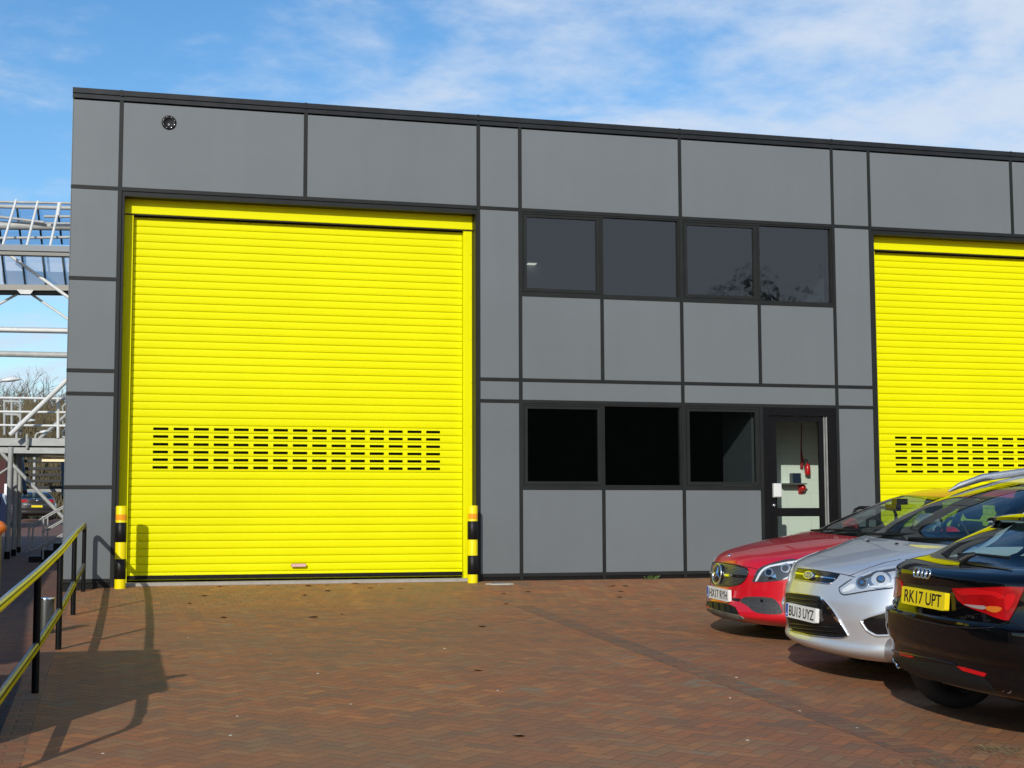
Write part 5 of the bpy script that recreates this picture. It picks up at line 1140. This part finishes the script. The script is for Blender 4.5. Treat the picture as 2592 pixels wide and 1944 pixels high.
# white van beside it
A = at_depth(*k3(470, 560), 84); vz = low(A.y)
vn = empty('white_van', (A.x, A.y, vz), 'white van parked left of the distant dark grey hatchback', 'van'); O4 = Vector((A.x, A.y, vz))
tz = at_depth(*k3(470, 258), 84).z-vz
q = MB(); secs = [(-.92, .35), (-.95, .9), (-.90, tz*.62), (-.82, tz-.08), (-.70, tz), (.70, tz), (.82, tz-.08), (.90, tz*.62), (.95, .9), (.92, .35)]
q.add([(x+.75, 0, z) for x, z in secs]+[(x+.75, 4.4, z) for x, z in secs], [tuple(range(10))]+[(i, (i+1) % 10, 10+(i+1) % 10, 10+i) for i in range(10)]+[tuple(range(10, 20))]); q.build('body', M['white'], vn)
for x in (-.02, .82): MB().box(x, x+.68, -.02, -.004, tz*.58, tz*.86).build('rear_window', M['gloss'], vn)
for x in (-.16, 1.56): MB().box(x, x+.1, -.03, -.004, .75, 1.15).build('tail_light', M['redlens'], vn)
for y in (.8, 3.6):
    for x in (-.1, 1.4): MB().lathe([(0, 0), (.2, 0), (.33, .02), (.33, .2), (0, .2)], (x, 0, .33), 20, 'X').objs if False else MB().lathe([(0, 0), (.2, 0), (.33, .02), (.33, .2), (0, .2)], (x, y, .33), 20, 'X').build('wheel', M['tyre'], vn)
# blue car low at the far left, mostly hidden behind the columns
A = at_depth(*k3(-330, 690), 60); bz = low(A.y)
bc = empty('blue_car', (A.x, A.y, bz), 'dark blue car mostly hidden behind the left footbridge columns', 'car')
q = MB(); prof = [(-.85, .25), (-.9, .6), (-.86, .95), (-.66, 1.42), (.66, 1.42), (.86, .95), (.9, .6), (.85, .25)]
q.add([(x, y, z*(1 if 0 < i < 3 else .93)) for i, y in enumerate((0, .25, 3.2, 4.2)) for x, z in prof], [(i*8+k, i*8+(k+1) % 8, (i+1)*8+(k+1) % 8, (i+1)*8+k) for i in range(3) for k in range(8)]+[tuple(range(8)), tuple(range(24, 32))]); q.build('body', paint('blue car paint', (.006, .014, .05), .2, .3), bc)
MB().box(-.6, .6, -.02, .0, .95, 1.25).build('rear_window', M['gloss'], bc)
for x in (-.85, .65):
    for y in (.75, 3.4): MB().lathe([(0, 0), (.31, .0), (.31, .2), (0, .2)], (x, y, .31), 18, 'X').build('wheel', M['tyre'], bc)
# street lamps
def lamp(x, y, d, lab, s=.62):
    A = at_depth(*k1(x, y), d); b = low(A.y); L = empty('street_lamp', (A.x, A.y, b), lab, 'street lamp', 'white street lamps behind the footbridge'); h = A.z-b
    MB().tube([(-.75*s, 0, 0), (-.75*s, 0, h-.5), (-.72*s, 0, h-.15), (-.6*s, 0, h-.02), (-.3*s, 0, h+.02)], [.09, .06, .05, .045, .04], 10).build('pole', M['greypaint'], L)
    q = MB(); n = 14; rows = []
    for t in (0, .12, .3, .55, .8, 1.0):
        w_ = (.06+.24*math.sin(math.pi*min(t*.9+.08, 1)))*s; hh = (.05+.15*math.sin(math.pi*min(t*.9+.1, 1)))*s
        rows += [(-.38*s+.95*s*t, w_*math.cos(2*math.pi*k/n), h+.02+.10*t*s+hh*max(-.35, math.sin(2*math.pi*k/n))) for k in range(n)]
    q.add(rows, [(i*n+k, i*n+(k+1) % n, (i+1)*n+(k+1) % n, (i+1)*n+k) for i in range(5) for k in range(n)], True); q.build('lamp_head', M['white'], L)
lamp(66, 1300, 48, 'white street lamp head above the footbridge deck railing')
lamp(185, 1575, 70, 'small distant white street lamp seen through the deck railing')
lamp(300, 1648, 80, 'distant white street lamp seen just above the deck edge')
# ---------------------------------------------------------------- bare trees and undergrowth far behind
def bare_tree(name, base, H, seed, lab, cat='tree', grp=None, mat='wood', twigs=1.0, tw=.010, levels=5, spread=.5, lean=(0, 0)):
    rn = random.Random(seed); t = empty(name, base, lab, cat, grp); tk = MB(); cr = MB()
    def grow(p, d, l, r, lev):
        q = p+d*l; mid = p.lerp(q, .5)+Vector((rn.uniform(-1, 1), rn.uniform(-1, 1), 0))*l*.06
        (tk if lev <= 1 else cr).tube([p, mid, q], [r, r*.8, r*.62], 6 if lev < 2 else (4 if lev < 4 else 3), False)
        if lev >= levels: return
        n = 3 if lev < 2 else rn.choice((2, 3, 3, 4))
        for k in range(n):
            a = rn.uniform(0, 6.28); tl = rn.uniform(.25, .55)*(spread/.5); v = (d+Vector((math.cos(a)*tl, math.sin(a)*tl, rn.uniform(-.02, .25)))).normalized()
            grow(p.lerp(q, rn.uniform(.55, 1) if k else 1), v, l*rn.uniform(.62, .82), r*.58, lev+1)
        if lev >= 3:
            for k in range(int(5*twigs)):
                a = rn.uniform(0, 6.28); v = (d+Vector((math.cos(a), math.sin(a), .3))*rn.uniform(.4, 1)).normalized(); s = p.lerp(q, rn.random()); e = s+v*l*rn.uniform(.4, .9); w_ = v.cross(Vector((0, 0, 1))).normalized()*tw
                cr.add([s-w_, s+w_, e], [(0, 1, 2)])
    grow(Vector((0, 0, -.2)), Vector((lean[0], lean[1], 1)).normalized(), H*.26, H*.018, 0)
    tk.build('trunk', M[mat], t, fixn=False); cr.build('crown', M['twig'], t, fixn=False); return t
i = 0
for x, y, d, H, s in ((40, 1190, 118, 13.5, 11), (130, 1200, 122, 13, 12), (230, 1300, 130, 11, 13), (335, 1300, 126, 11.2, 14), (430, 1270, 128, 12, 15), (-40, 1250, 120, 12, 16), (520, 1250, 128, 12, 17)):
    A = at_depth(*k1(x, 1700), d); b = low(A.y); hh = at_depth(*k1(x, y), d).z-b
    bare_tree('bare_tree', (A.x, A.y, b), hh*1.32, s, 'tall bare brown tree in the row behind the footbridge', grp='bare trees behind the footbridge', twigs=1.3, spread=1.05, levels=6)
# brown undergrowth: a thicket that reads as one mass
q = MB(); rn = random.Random(9)
M['thicket'] = pm('brown green thicket', (.11, .088, .045), .95, 0, .45, .6)
for k in range(9000):
    px = rn.uniform(-120, 620); d = rn.uniform(100, 116); A = at_depth(*k1(px, 1700), d); b = low(A.y); topz = at_depth(*k1(px, 1475+28*math.sin(px*.021)+18*math.sin(px*.057+1)), d).z
    z = b+(topz-b)*rn.random()**.8; a = rn.uniform(-.5, .5); l = rn.uniform(.35, .8); v = Vector((math.sin(a), rn.uniform(-.3, .3), math.cos(a)))*l; w_ = Vector((.03, 0, 0)); p = Vector((A.x, A.y, z))
    q.add([p-w_, p+w_, p+v+w_*.3, p+v-w_*.3], [(0, 1, 2, 3)])
tag(q.build('thicket', M['thicket'], fixn=False), kind='stuff')
# dark hedge bank behind the far cars
q = MB()
for k in range(7500):
    px = rn.uniform(-600, 1500); d = rn.uniform(108, 112); A = at_depth(*k3(px, 690), d); b = low(A.y); p = Vector((A.x, A.y, b+5.6*rn.random()**1.1)); v = Vector((rn.uniform(-1, 1), rn.uniform(-.4, .4), rn.uniform(-.6, 1)))*.28; w_ = Vector((rn.uniform(-1, 1), 0, rn.uniform(-1, 1)))*.14
    q.add([p-w_, p+v, p+w_, p-v], [(0, 1, 2, 3)])
tag(q.build('hedge', M['leaf'], fixn=False), 'dark green hedge bank behind the distant parked cars', 'hedge')
# ================================================================ trees behind the viewer: mirrored in the windows and the car paint
def leafy_tree(name, base, H, Rr, seed, lab, grp):
    rn = random.Random(seed); t = empty(name, base, lab, 'tree', grp)
    tk = MB(); tk.tube([(0, 0, -.3), (.1, 0, H*.3), (0, .1, H*.75)], [H*.022, H*.016, H*.005], 8); tk.build('trunk', M['wood'], t)
    cr = MB(); cl = []
    for k in range(60):
        a = rn.uniform(0, 6.28); h = rn.random(); rr = Rr*math.sin(math.pi*min(.97, h*.8+.16))**.8*rn.random()**.4
        cl.append(Vector((math.cos(a)*rr, math.sin(a)*rr, H*(.12+.86*h))))
    for c_ in cl:
        s = rn.uniform(.6, 1.3)*Rr*.30
        for k in range(190):
            p = c_+Vector((rn.gauss(0, 1), rn.gauss(0, 1), rn.gauss(0, .8)))*s*.55; u = Vector((rn.uniform(-1, 1), rn.uniform(-1, 1), rn.uniform(-1, 1))).normalized()*.045*H/9; v = u.orthogonal().normalized()*.03*H/9
            cr.add([p-u, p+v, p+u, p-v], [(0, 1, 2, 3)])
    cr.build('crown', M['leaf'], t, fixn=False); return t
rn = random.Random(21)
for k in range(9):
    x = 9+k*5.6+rn.uniform(-1.5, 1.5); y = -66+rn.uniform(-4, 4)
    leafy_tree('dark_tree', (x, y, -1.2), rn.uniform(14.6, 15.2), rn.uniform(4.0, 5.0), 40+k, 'dense dark tree in the row facing the building, mirrored in its windows', 'trees facing the building')
bare_tree('big_bare_tree', (41.0, -62, -1.2), 23.0, 5, 'large bare tree mirrored in the rightmost upper window', twigs=3, tw=.035, levels=6, spread=.8)

q = MB(); rn = random.Random(33)  # unseen dark mass added so the lower windows reflect black
for k in range(16000):
    p = Vector((rn.uniform(-5, 70), rn.uniform(-58.5, -55.5), -1.2+10.0*rn.random()**.8)); u = Vector((rn.uniform(-1, 1), rn.uniform(-.5, .5), rn.uniform(-.8, 1)))*.22; w_ = Vector((rn.uniform(-1, 1), rn.uniform(-.3, .3), rn.uniform(-1, 1)))*.15
    q.add([p-w_, p+u, p+w_, p-u], [(0, 1, 2, 3)])
q.box(-5, 70, -57.5, -57, -1.5, 8.0)
tag(q.build('hedge', M['leaf'], fixn=False), 'tall dark hedge added behind the viewer to blacken the lower windows', 'hedge')
